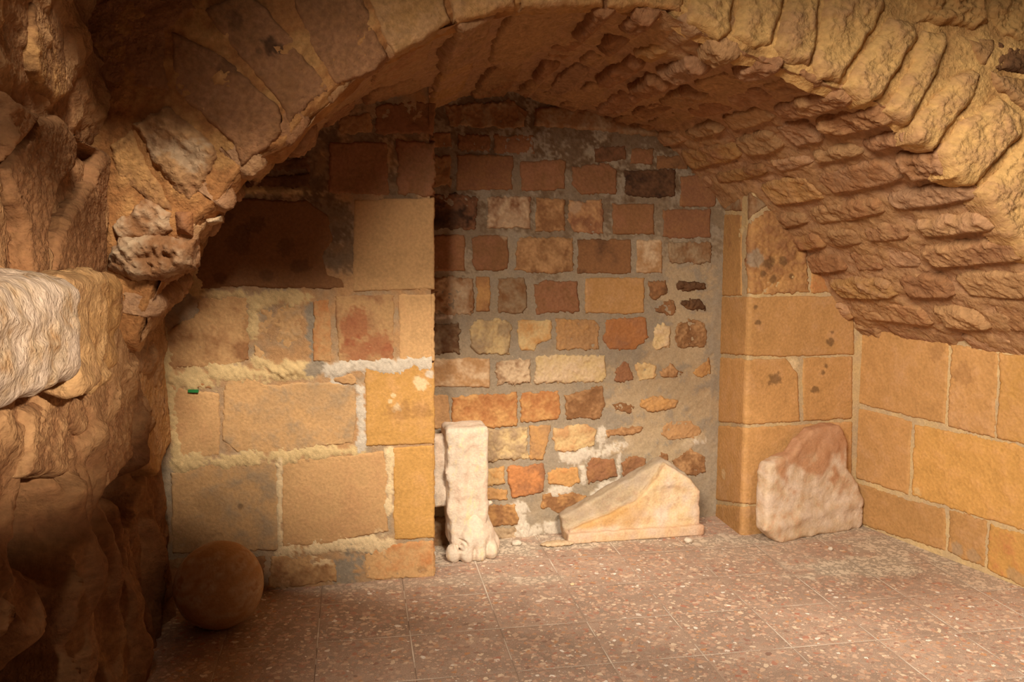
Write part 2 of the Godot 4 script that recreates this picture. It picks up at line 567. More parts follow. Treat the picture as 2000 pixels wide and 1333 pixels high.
func build_floor():
	var fl := base("floor")
	tag(fl, "terrazzo floor of square brown-pink tiles with pale chips", "floor", "structure")
	var slab := box("floor_slab", Vector3(-6.5, -0.3, -4.9), Vector3(8.5, -0.004, 9.4), mat.hall, fl)
	slab.material_override = mat.hall
	var pitch := 0.3625
	var c_tile := Color8(212, 180, 158).srgb_to_linear()
	var c_dust := Color8(214, 196, 174).srgb_to_linear()
	# thin pale grout, smeared a little over the tile edges and worn away in places
	var grout := Color8(222, 206, 188).srgb_to_linear()
	var pos := PackedVector3Array()
	var col := PackedColorArray()
	var nor := PackedVector3Array()
	var idx := PackedInt32Array()
	for way in 2:
		for line in (13 if way == 0 else 10):
			for k in range(0, 104):
				var s0 := k * 0.0453125
				var s1 := s0 + 0.0453125
				var wear := n_mid.get_noise_2d(line * 3.7 + way * 11.0, s0 * 0.35)
				if wear < -0.10 or (way == 0 and s1 > 3.27):
					continue
				var half := 0.0013 + 0.0011 * clampf(wear * 2.0 + n_fine.get_noise_2d(s0, line * 1.0), 0.0, 1.2)
				var c := -0.8925 + line * pitch if way == 0 else -1.61 - line * pitch
				var n := pos.size()
				for q in [Vector2(s0, -half), Vector2(s1, -half), Vector2(s0, half), Vector2(s1, half)]:
					pos.append(Vector3(c + q.y, 0.0009, -1.61 - q.x) if way == 0 else Vector3(-1.2 + q.x, 0.0009, c + q.y))
					nor.append(Vector3.UP)
					col.append(Color(grout.r, grout.g, grout.b) * (0.85 + 0.3 * absf(wear)))
				if way == 0:
					idx.append_array([n, n + 1, n + 2, n + 2, n + 1, n + 3])
				else:
					idx.append_array([n, n + 1, n + 2, n + 2, n + 1, n + 3])
	lay("grout", commit(pos, nor, col, idx), mat.chip, fl)
	for row in range(0, 9):
		for k in range(-3, 9):
			var x0 := 0.195 + k * pitch
			var z0 := -1.61 - row * pitch
			var shade := 0.9 + 0.2 * rng.randf()
			var drop := rng.randf() * 0.0002
			var lean := Vector2(rng.randf() - 0.5, rng.randf() - 0.5) * 0.0002
			var gap := 0.0008
			pos = PackedVector3Array()
			col = PackedColorArray()
			var n := 16
			for j in n + 3:
				for i in n + 3:
					var edge := i == 0 or j == 0 or i == n + 2 or j == n + 2
					var fi := clampf(float(i - 1) / n, 0.0, 1.0)
					var fj := clampf(float(j - 1) / n, 0.0, 1.0)
					var x := x0 + lerpf(gap, pitch - gap, fi)
					var z := z0 - lerpf(gap, pitch - gap, fj)
					pos.append(Vector3(x, -0.003 if edge else 0.0004 - drop + lean.x * (fi - 0.5) + lean.y * (fj - 0.5), z))
					var a := n_mid.get_noise_2d(x, z)
					var c := c_tile * shade * (1.0 + 0.22 * a + 0.15 * n_low.get_noise_2d(x, z))
					c = c.lerp(c_dust, dust(x, z))
					c.a = 1.0
					col.append(c)
			lay("tile", sheet(n + 2, n + 2, pos, col, PackedByteArray()), mat.tile, fl)
	# chips of stone set in the terrazzo
	var cols := []
	for e in [[158, 92, 70, 5], [126, 82, 70, 3], [198, 166, 140, 6], [222, 200, 172, 3], [128, 114, 104, 4], [178, 122, 76, 3], [146, 108, 88, 6], [110, 78, 66, 2], [184, 142, 116, 6], [240, 232, 220, 1]]:
		for k in e[3]:
			cols.append(Color8(e[0], e[1], e[2]).srgb_to_linear() * 1.15)
	for kind in 5:
		var n := 5 + kind % 3
		var cp := PackedVector3Array([Vector3(0, 0.08, 0)])
		var cn := PackedVector3Array([Vector3.UP])
		var cc := PackedColorArray([Color.WHITE])
		var ci := PackedInt32Array()
		for k in n:
			var t := TAU * k / n + (rng.randf() - 0.5) * 0.6
			var r := 0.35 + 0.25 * rng.randf()
			cp.append(Vector3(cos(t) * r, 0.06, sin(t) * r * (0.5 + 0.1 * kind)))
			cn.append(Vector3.UP)
			cc.append(Color.WHITE)
			ci.append_array([0, 1 + k, 1 + (k + 1) % n])
		var mm := MultiMesh.new()
		mm.transform_format = MultiMesh.TRANSFORM_3D
		mm.use_colors = true
		mm.mesh = commit(cp, cn, cc, ci)
		var count := 12500
		mm.instance_count = count
		for k in count:
			var x := -0.85 + 4.2 * rng.randf()
			var z := -4.75 + 2.9 * rng.randf()
			var jx := absf(fposmod(x - 0.195 + pitch / 2.0, pitch) - pitch / 2.0)
			var jz := absf(fposmod(z + 1.61 + pitch / 2.0, pitch) - pitch / 2.0)
			var room := minf(jx, jz) - 0.0024
			if room < 0.002:
				x += 0.012
				room = 0.008
			var s := 0.007 + 0.028 * pow(rng.randf(), 2.6)
			s = minf(s, room * 1.8)
			var b := Basis(Vector3.UP, rng.randf() * TAU).scaled(Vector3(s, 0.010, s))
			mm.set_instance_transform(k, Transform3D(b, Vector3(x, 0.0001, z)))
			var c: Color = cols[rng.randi() % cols.size()]
			c = c.lerp(c_tile * 0.8, 0.22 + 0.5 * rng.randf()).lerp(c_dust, minf(1.0, dust(x, z) * 1.15))
			mm.set_instance_color(k, c)
		var chips := MultiMeshInstance3D.new()
		chips.name = "terrazzo_chips"
		chips.multimesh = mm
		chips.material_override = mat.chip
		chips.set_meta("kind", "stuff")
		fl.add_child(chips, true)

# ---------------------------------------------------------------- masonry
func build_walls():
	var stones := [
		["A", "stone_block", "brown", "dark", 0.5, 3.3, 1.6, [-762,1830,-516,1851,-520,1777,-785,1777]],
		["A", "stone_block", "brown", "dark", 0.6, 2.75, 1.6, [-680,1904,-514,1916,-520,1860,-741,1848]],
		["A", "stone_block", "brown", "red", 0.4, 4.4, 1, [-433,1978,-309,1989,-183,1983,-180,1758,-336,1761,-441,1765]],
		["A", "stone_block", "brown", "red", 0.5, 4.4, 1.5, [-147,1993,24,1999,21,1758,-144,1761]],
		["A", "stone_block", "brown", "red", 0.5, 3.85, 1.3, [-231,2146,-85,2161,26,2158,24,2026,-236,2022]],
		["A", "stone_block", "tan", "brown", 0.4, 3.3, 1.5, [-385,2096,-249,2113,-249,2021,-402,2022]],
		["A", "stone_block", "brown", "smoke", 0.45, 6.05, 0.8, [-963,1730,-859,1744,-532,1733,-447,1664,-424,1562,-473,1496,-453,1417,-392,1392,-380,1356,-629,1351,-799,1366,-988,1356,-1021,1456,-1021,1563]],
		["A", "stone_block", "buff", "tan", 0.25, 4.95, 0.4, [-334,1739,21,1751,17,1341,-349,1337]],
		["A", "stone_block", "buff", "brown", 0.5, 4.4, 1, [-993,1325,-790,1329,-784,1189,-795,1051,-896,1023,-1126,1013,-1160,1089,-1143,1176,-1087,1209,-1000,1256]],
		["A", "stone_block", "buff", "grey", 0.3, 3.3, 1.6, [-753,1299,-561,1309,-564,1034,-774,1041,-779,1162]],
		["A", "stone_block", "buff", "orange", 0.35, 3.3, 1, [-518,1300,-450,1303,-441,1181,-450,1026,-525,1033]],
		["A", "stone_block", "buff", "red", 0.4, 4.4, 0.7, [-423,1321,-165,1323,-174,1019,-418,1023]],
		["A", "stone_block", "buff", "tan", 0.3, 4.4, 0.6, [-144,1323,17,1320,13,1013,-147,1016]],
		["A", "stone_block", "buff", "grey", 0.25, 4.4, 0.9, [-911,920,-881,973,-817,989,-728,936,-553,945,-376,922,-341,883,-339,739,-359,655,-535,641,-651,624,-782,623,-863,641,-925,704]],
		["A", "stone_block", "buff", "tan", 0.3, 4.4, 0.8, [-1165,957,-1098,954,-1037,916,-926,907,-926,790,-932,631,-1113,605,-1130,688,-1161,779]],
		["A", "stone_block", "gold", "ochre", 0.3, 4.95, 0.5, [-302,1009,13,1008,9,630,-305,638]],
		["A", "stone_block", "buff", "grey", 0.3, 4.4, 0.8, [-1135,564,-911,616,-782,604,-696,581,-691,396,-697,181,-1151,205]],
		["A", "stone_block", "buff", "tan", 0.3, 4.4, 0.8, [-673,598,-473,600,-222,610,-206,494,-216,326,-210,229,-345,215,-483,192,-685,199]],
		["A", "stone_block", "gold", "ochre", 0.3, 4.95, 0.5, [-183,626,9,625,5,185,-187,188]],
		["A", "stone_block", "buff", "orange", 0.4, 3.85, 1, [-319,145,-206,175,5,173,3,-6,-322,9]],
		["A", "stone_block", "buff", "brown", 0.5, 3.3, 1.3, [-731,160,-575,161,-458,118,-442,10,-754,5]],
		["A", "stone_block", "buff", "brown", 0.5, 3.3, 1.2, [-1183,184,-753,157,-770,-3,-1193,-25]],
		["A", "stone_block", "tan", "orange", 0.3, 3.85, 0.7, [-1041,979,-992,990,-957,971,-948,931,-1030,925]],
		["A", "stone_block", "buff", "tan", 0.3, 3.3, 1.5, [-465,958,-352,972,-331,920,-465,935]],
		["B", "brick", "brown", "red", 0.5, 5.1, 1.5, [177,2075,344,2080,343,2000,176,1996]],
		["B", "brick", "red", "brown", 0.5, 5.1, 1.5, [365,2076,568,2082,569,1991,364,1986]],
		["B", "brick", "brown", "tan", 0.3, 5.1, 1.3, [34,2080,146,2083,145,2005,33,2002]],
		["B", "brick", "red", "dark", 0.5, 5.1, 1, [896,2028,1074,2043,1081,1973,903,1953]],
		["B", "brick", "brown", "red", 0.4, 5.1, 1, [1103,2031,1232,2034,1234,1952,1104,1950]],
		["B", "brick", "brown", "dark", 0.4, 5.1, 1, [1254,1998,1431,2002,1433,1930,1255,1926]],
		["B", "brick", "brown", "dark", 0.4, 5.1, 1, [1456,1981,1609,1985,1612,1915,1457,1912]],
		["B", "brick", "tan", "brown", 0.5, 5.95, 1.6, [33,1970,145,1973,144,1817,31,1815]],
		["B", "brick", "red", "brown", 0.5, 5.95, 1, [171,1976,460,1983,460,1809,170,1805]],
		["B", "brick", "brown", "red", 0.5, 5.95, 1, [498,1951,737,1962,740,1813,504,1802]],
		["B", "brick", "brown", "red", 0.5, 5.95, 1.3, [776,1935,983,1950,1029,1909,1025,1793,828,1788,779,1837]],
		["B", "brick", "sooty", "dark", 0.5, 7.65, 1.2, [1067,1915,1360,1929,1369,1786,1196,1779,1078,1794]],
		["B", "brick", "red", "brown", 0.3, 5.95, 1, [1394,1894,1612,1898,1611,1734,1395,1730]],
		["B", "brick", "red", "sooty", 0.6, 5.95, 1.8, [31,1778,269,1781,268,1615,29,1615]],
		["B", "brick", "red", "pale", 0.35, 5.95, 1.4, [324,1774,555,1777,556,1615,324,1615]],
		["B", "brick", "brown", "tan", 0.4, 5.95, 1, [580,1767,738,1769,739,1602,581,1602]],
		["B", "brick", "red", "tan", 0.4, 5.95, 1.3, [763,1756,945,1766,959,1594,799,1597,758,1660]],
		["B", "brick", "brown", "red", 0.3, 5.95, 0.7, [1003,1745,1244,1748,1247,1586,1005,1586]],
		["B", "brick", "red", "brown", 0.4, 5.95, 1, [1296,1721,1580,1723,1585,1564,1299,1564]],
		["B", "brick", "brown", "red", 0.3, 5.95, 0.7, [28,1585,210,1585,209,1402,26,1404]],
		["B", "brick", "brown", "red", 0.4, 6.8, 0.8, [247,1572,281,1584,428,1582,442,1479,433,1417,374,1397,267,1409,246,1455]],
		["B", "brick", "brown", "tan", 0.5, 5.1, 1.3, [482,1571,785,1573,789,1391,593,1389,466,1401]],
		["B", "brick", "brown", "dark", 0.3, 5.95, 0.8, [810,1560,1114,1559,1117,1379,812,1383]],
		["B", "brick", "tan", "pale", 0.3, 5.95, 0.7, [1141,1559,1293,1559,1297,1379,1144,1381]],
		["B", "brick", "brown", "grey", 0.4, 4.25, 1.5, [1330,1543,1586,1542,1589,1428,1332,1431]],
		["B", "brick", "pale", "brown", 0.6, 5.95, 1.8, [26,1379,253,1370,266,1223,239,1188,24,1189]],
		["B", "brick", "ochre", "brown", 0.5, 5.1, 1, [267,1375,341,1374,341,1195,266,1197]],
		["B", "brick", "brown", "grey", 0.5, 5.95, 1.2, [379,1363,526,1366,538,1217,516,1185,379,1189]],
		["B", "brick", "brown", "red", 0.5, 5.95, 1.4, [571,1331,620,1354,812,1346,828,1177,588,1178]],
		["B", "brick", "ochre", "tan", 0.3, 5.95, 0.7, [855,1361,1195,1356,1199,1164,857,1174]],
		["B", "brick", "dark", "brown", 0.5, 4.25, 1.4, [1217,1342,1325,1348,1333,1280,1267,1231,1224,1254]],
		["B", "brick", "brown", "dark", 0.5, 7.65, 2, [1393,1328,1473,1338,1554,1331,1562,1289,1406,1289]],
		["B", "brick", "brown", "dark", 0.5, 6.8, 1.6, [1259,1187,1310,1222,1377,1226,1391,1179,1354,1157,1269,1162]],
		["B", "brick", "brown", "dark", 0.6, 8.5, 2, [1408,1223,1460,1244,1532,1236,1571,1185,1565,1166,1478,1171,1421,1194]],
		["B", "brick", "grey", "dark", 0.5, 5.95, 1.8, [34,1147,173,1154,185,1096,179,993,32,993]],
		["B", "brick", "cream", "grey", 0.3, 6.8, 1.6, [223,1121,271,1156,428,1156,455,1100,444,982,278,981,243,1016]],
		["B", "brick", "cream", "ochre", 0.4, 5.95, 1.2, [483,1150,675,1152,673,1042,599,1024,572,982,510,995,483,1033]],
		["B", "brick", "tan", "ochre", 0.4, 5.95, 1.4, [692,1151,907,1142,942,1098,932,984,696,988]],
		["B", "brick", "orange", "red", 0.3, 6.8, 1.3, [971,1141,1208,1147,1223,1034,1145,976,997,976,960,1037]],
		["B", "brick", "cream", "pale", 0.3, 7.65, 1.6, [1264,1104,1312,1111,1359,1090,1355,979,1279,968,1248,991]],
		["B", "brick", "brown", "tan", 0.5, 7.65, 1.8, [1392,1106,1479,1131,1567,1101,1582,1021,1565,959,1396,977,1373,1017]],
		["B", "brick", "tan", "pale", 0.3, 5.95, 0.6, [21,973,338,960,337,809,20,826]],
		["B", "brick", "brown", "pale", 0.6, 6.8, 2, [357,951,555,953,566,821,367,821]],
		["B", "brick", "cream", "pale", 0.4, 6.8, 1.5, [574,960,787,960,973,955,981,836,952,805,583,812]],
		["B", "brick", "red", "brown", 0.4, 7.65, 1.4, [1040,869,1075,909,1111,899,1139,809,1023,804]],
		["B", "brick", "cream", "tan", 0.4, 6.8, 1.6, [1147,892,1231,905,1281,875,1270,808,1173,802]],
		["B", "brick", "brown", "tan", 0.4, 5.95, 1.6, [1300,857,1367,891,1430,834,1419,801,1307,809]],
		["B", "brick", "ochre", "brown", 0.4, 5.95, 1.4, [1493,831,1604,918,1601,815,1551,800]],
		["B", "brick", "tan", "ochre", 0.4, 5.95, 1, [19,781,119,781,128,612,17,614]],
		["B", "brick", "orange", "ochre", 0.4, 6.8, 1.4, [135,772,483,777,489,599,317,599,134,617]],
		["B", "brick", "orange", "ochre", 0.4, 6.8, 1.4, [502,771,714,770,724,638,681,614,502,614]],
		["B", "brick", "brown", "tan", 0.4, 5.95, 1.2, [749,747,964,787,977,684,948,608,750,612]],
		["B", "brick", "brown", "dark", 0.4, 6.8, 1.8, [1019,687,1066,690,1145,663,1122,622,1031,647]],
		["B", "brick", "tan", "ochre", 0.4, 6.8, 1.5, [1181,706,1303,713,1415,681,1392,631,1231,624,1182,658]],
		["B", "brick", "cream", "grey", 0.5, 6.8, 1.6, [304,595,539,590,542,415,303,420]],
		["B", "brick", "tan", "ochre", 0.4, 5.95, 1, [550,595,664,587,653,478,630,408,551,409]],
		["B", "brick", "cream", "tan", 0.5, 6.8, 1.4, [681,575,884,584,931,548,915,459,798,434,687,448]],
		["B", "brick", "brown", "tan", 0.4, 5.95, 1.7, [979,539,1123,557,1202,541,1185,502,991,504]],
		["B", "brick", "tan", "ochre", 0.3, 6.8, 1.4, [1301,500,1362,565,1494,562,1559,500,1535,461,1371,455]],
		["B", "brick", "cream", "ochre", 0.4, 5.95, 1.5, [289,386,422,386,427,292,289,293]],
		["B", "brick", "red", "orange", 0.4, 7.65, 1.2, [433,391,630,389,634,264,620,229,455,213,433,298]],
		["B", "brick", "ochre", "orange", 0.4, 7.65, 1.2, [648,329,711,363,822,346,840,268,770,246,654,279]],
		["B", "brick", "red", "brown", 0.4, 7.65, 1.4, [869,373,910,401,1035,377,1058,273,888,253]],
		["B", "brick", "red", "brown", 0.4, 6.8, 1.4, [1075,345,1120,387,1224,377,1244,292,1189,256,1085,282]],
		["B", "brick", "brown", "red", 0.4, 6.8, 1.4, [1262,339,1310,396,1354,387,1359,300,1269,301]],
		["B", "brick", "brown", "tan", 0.4, 6.8, 1.4, [1380,344,1498,405,1583,358,1598,269,1535,239,1394,271]],
		["B", "brick", "ochre", "tan", 0.4, 5.95, 1.3, [289,277,427,271,433,209,288,217]],
		["B", "brick", "brown", "ochre", 0.4, 5.95, 1.4, [625,220,712,229,882,191,859,131,730,103,620,148]],
		["B", "brick", "brown", "tan", 0.4, 5.95, 1.4, [942,214,1098,223,1117,159,943,123]],
		["B", "brick", "brown", "ochre", 0.4, 5.95, 1.3, [302,194,478,183,495,109,483,66,302,73]],
		["B", "brick", "pale", "grey", 0.5, 5.95, 1.8, [301,62,483,66,495,-2,301,-10]],
		["B", "brick", "brown", "grey", 0.4, 5.1, 1.2, [12,156,108,153,112,-17,10,-27]],
		["B", "brick", "brown", "grey", 0.3, 5.1, 1.4, [111,2214,455,2248,535,2204,525,2116,141,2103]],
		["B", "plaster_patch", "brown", "grey", 0.4, 11.9, 1.2, [568,2213,782,2239,1181,2211,1452,2115,1459,2089,1154,2095,839,2121,568,2122]],
		["C", "stone_block", "ochre", "brown", 0.15, 4.95, 0.7, [-541,1695,-118,1687,-87,1267,-510,1238]],
		["C", "stone_block", "ochre", "brown", 0.5, 5.5, 1.6, [-46,1628,153,1738,335,1634,351,1285,-34,1280]],
		["C", "stone_block", "ochre", "orange", 0.4, 3.85, 1, [358,1555,541,1419,646,1276,370,1282]],
		["C", "stone_block", "ochre", "tan", 0.1, 5.5, 0.6, [-510,1229,-39,1267,296,1267,640,1255,657,944,311,945,-28,959,-488,911]],
		["C", "stone_block", "ochre", "tan", 0.1, 5.5, 0.6, [-487,894,-28,943,229,940,308,855,333,594,-15,597,-461,524]],
		["C", "stone_block", "ochre", "tan", 0.1, 5.5, 0.7, [336,938,651,934,664,590,352,595]],
		["C", "stone_block", "ochre", "tan", 0.25, 5.5, 0.6, [-460,500,-15,583,665,573,683,108,0,169,-430,70]],
		["C", "stone_block", "ochre", "tan", 0.1, 5.5, 0.7, [-428,44,0,158,683,108,691,-30,6,-11,-423,-34]],
		["C", "stone_block", "brown", "grey", 0.3, 4.95, 0.7, [-500,1949,-131,1872,-120,1708,-484,1716]],
		["C", "stone_block", "brown", "grey", 0.4, 4.95, 0.9, [-50,1807,93,1737,-44,1654]],
		["D", "stone_block", "ochre", "tan", 0.1, 5.5, 0.7, [-30,1084,540,1090,546,1015,552,665,346,661,146,664,-4,671]],
		["D", "stone_block", "ochre", "tan", 0.1, 5.5, 1, [557,1066,808,1048,821,653,568,655]],
		["D", "stone_block", "gold", "ochre", 0.3, 5.5, 1, [821,1049,1124,1065,1156,652,832,650]],
		["D", "stone_block", "ochre", "tan", 0.1, 5.5, 0.7, [-14,644,351,641,357,255,-1,253]],
		["D", "stone_block", "gold", "ochre", 0.3, 5.5, 1, [371,631,1156,652,1185,266,376,255]],
		["D", "stone_block", "ochre", "tan", 0.1, 5.5, 0.8, [1,228,359,231,581,247,599,33,15,2]],
		["D", "stone_block", "ochre", "tan", 0.1, 5.5, 1, [599,247,810,253,810,29,611,34]],
		["D", "stone_block", "gold", "orange", 0.2, 3.85, 1, [821,242,1186,257,1207,-9,824,24]],
		["E", "voussoir", "yellow", "tan", 0.4, 34, 1.35, [1195,2488,1374,2497,1352,2315,1306,2285,1198,2340]],  # yellow ochre stone, tone lifted here to stand in for weak light
		["E", "voussoir", "yellow", "tan", 0.4, 36, 1.35, [1389,2498,1570,2506,1544,2362,1513,2275,1445,2258,1365,2294]],
		["E", "voussoir", "yellow", "tan", 0.4, 36, 1.35, [1582,2507,1698,2512,1694,2332,1671,2207,1586,2212,1518,2257]],
		["E", "voussoir", "yellow", "tan", 0.4, 38, 1.35, [1719,2502,1929,2512,1960,2424,1888,2299,1792,2156,1710,2161,1675,2211,1701,2350]],
		["E", "voussoir", "yellow", "tan", 0.4, 40, 1.35, [1983,2390,2076,2368,2096,2321,1962,2089,1900,2073,1805,2137,1890,2273]],
		["E", "voussoir", "yellow", "tan", 0.4, 36, 1.35, [2109,2347,2207,2344,2221,2299,2161,2140,2077,2002,1985,2052,2080,2231]],
		["E", "voussoir", "yellow", "tan", 0.5, 34, 1.35, [2323,2220,2374,2187,2338,2099,2246,1990,2190,1908,2102,1934,2083,2009,2230,2157]],
		["E", "voussoir", "yellow", "tan", 0.4, 42, 1.35, [2445,2117,2550,2048,2562,1971,2369,1779,2262,1801,2216,1909,2272,1990]],
		["E", "voussoir", "yellow", "tan", 0.4, 36, 1.35, [2584,1977,2768,1866,2810,1382,2592,1505,2468,1645,2384,1755]],
		["E", "stone_block", "yellow", "ochre", 0.4, 30, 2, [2075,2493,2351,2506,2381,2395,2340,2352,2242,2371,2093,2374]],
		["E", "stone_block", "yellow", "ochre", 0.4, 20, 2, [2392,2507,2712,2522,2733,2275,2450,2341,2391,2395]],
		["E", "stone_block", "ochre", "tan", 0.4, 16, 1.6, [2305,2328,2413,2332,2426,2284,2393,2226,2355,2228]],
		["E", "stone_block", "brown", "dark", 0.5, 14, 2.2, [2445,2318,2734,2263,2743,2159,2482,2210,2404,2222]],
		["E", "stone_block", "ochre", "tan", 0.4, 16, 2, [2405,2207,2745,2144,2765,1905,2566,2068,2455,2132]],
		["E", "voussoir", "ochre", "tan", 0.4, 12, 1.3, [326,2448,580,2460,569,2371,469,2340,360,2312]],
		["E", "voussoir", "ochre", "tan", 0.4, 18, 1.3, [594,2460,885,2474,886,2385,721,2374,591,2365]],
		["E", "voussoir", "ochre", "tan", 0.4, 18, 1.3, [900,2475,1177,2488,1172,2383,1092,2390,901,2385]],
		["E", "voussoir", "ochre", "tan", 0.4, 10, 1.1, [52,2435,303,2447,346,2318,275,2258,157,2194,112,2272]],
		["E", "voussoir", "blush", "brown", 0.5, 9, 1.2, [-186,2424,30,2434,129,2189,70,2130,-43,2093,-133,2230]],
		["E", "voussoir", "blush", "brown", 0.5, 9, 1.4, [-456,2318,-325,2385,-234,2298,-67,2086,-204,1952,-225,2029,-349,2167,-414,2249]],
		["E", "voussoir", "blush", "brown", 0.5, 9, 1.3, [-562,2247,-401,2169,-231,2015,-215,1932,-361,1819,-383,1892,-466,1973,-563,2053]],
		["E", "stone_block", "clay", "tan", 0.4, 16, 2, [-691,1955,-581,2007,-484,1937,-434,1858,-475,1753,-523,1693,-592,1742,-652,1835]],
		["E", "stone_block", "blush", "brown", 0.4, 9, 1.2, [-873,2311,-540,2391,-475,2314,-583,2246,-579,2053,-720,2062,-839,2106,-896,2231]],
		["E", "stone_block", "brown", "ochre", 0.4, 12, 1.2, [-768,1877,-698,1936,-653,1821,-599,1736,-580,1655,-659,1689,-750,1771]],
		["E", "stone_block", "clay", "pale", 0.3, 22, 1.8, [-770,1621,-674,1709,-586,1669,-583,1595,-648,1571,-768,1571]],
		["E", "stone_block", "clay", "pale", 0.35, 55, 1.8, [-763,1585,-647,1595,-525,1571,-532,1486,-605,1444,-716,1433,-804,1484]],
		["E", "tile_fragment", "orange", "red", 0.3, 34, 0.5, [-576,1669,-519,1667,-526,1586,-573,1596]],
		["E", "stone_chip", "pale", "tan", 0.3, 26, 0.6, [-480,1639,-440,1652,-442,1632,-477,1622]],
		["L", "stone_block", "clay", "brown", 0.4, 25, 1.5, [2308,1928,2463,1901,2526,1884,2385,1819,2277,1756]],
		["L", "stone_block", "clay", "brown", 0.5, 20, 1.3, [2301,1752,2504,1885,2712,1920,2831,1869,2799,1780,2653,1729,2543,1604,2521,1484,2384,1472,2382,1616,2324,1664]],
		["L", "stone_block", "clay", "brown", 0.4, 22, 1.2, [2853,1883,3074,1846,2973,1760,2755,1676,2609,1604,2537,1484,2886,1454,3088,1473,3100,1654,3197,1856]],
		["L", "stone_block", "brown", "ochre", 0.4, 15, 1.2, [2541,2184,2820,2252,2792,2106,2867,2005,2673,1942,2526,2005]],
		["L", "stone_block", "clay", "tan", 0.4, 22, 1.2, [2285,1177,2449,1185,2745,1132,2950,1144,2933,1001,2859,966,2599,1058,2576,934,2272,1017]],
		["L", "stone_block", "clay", "tan", 0.4, 20, 1.4, [2997,1144,3390,1125,3412,974,3283,797,2925,789]],
		["L", "stone_block", "ochre", "tan", 0.4, 18, 1.2, [3448,1139,3881,1164,3913,944,3987,707,3665,636,3369,774]],
	]
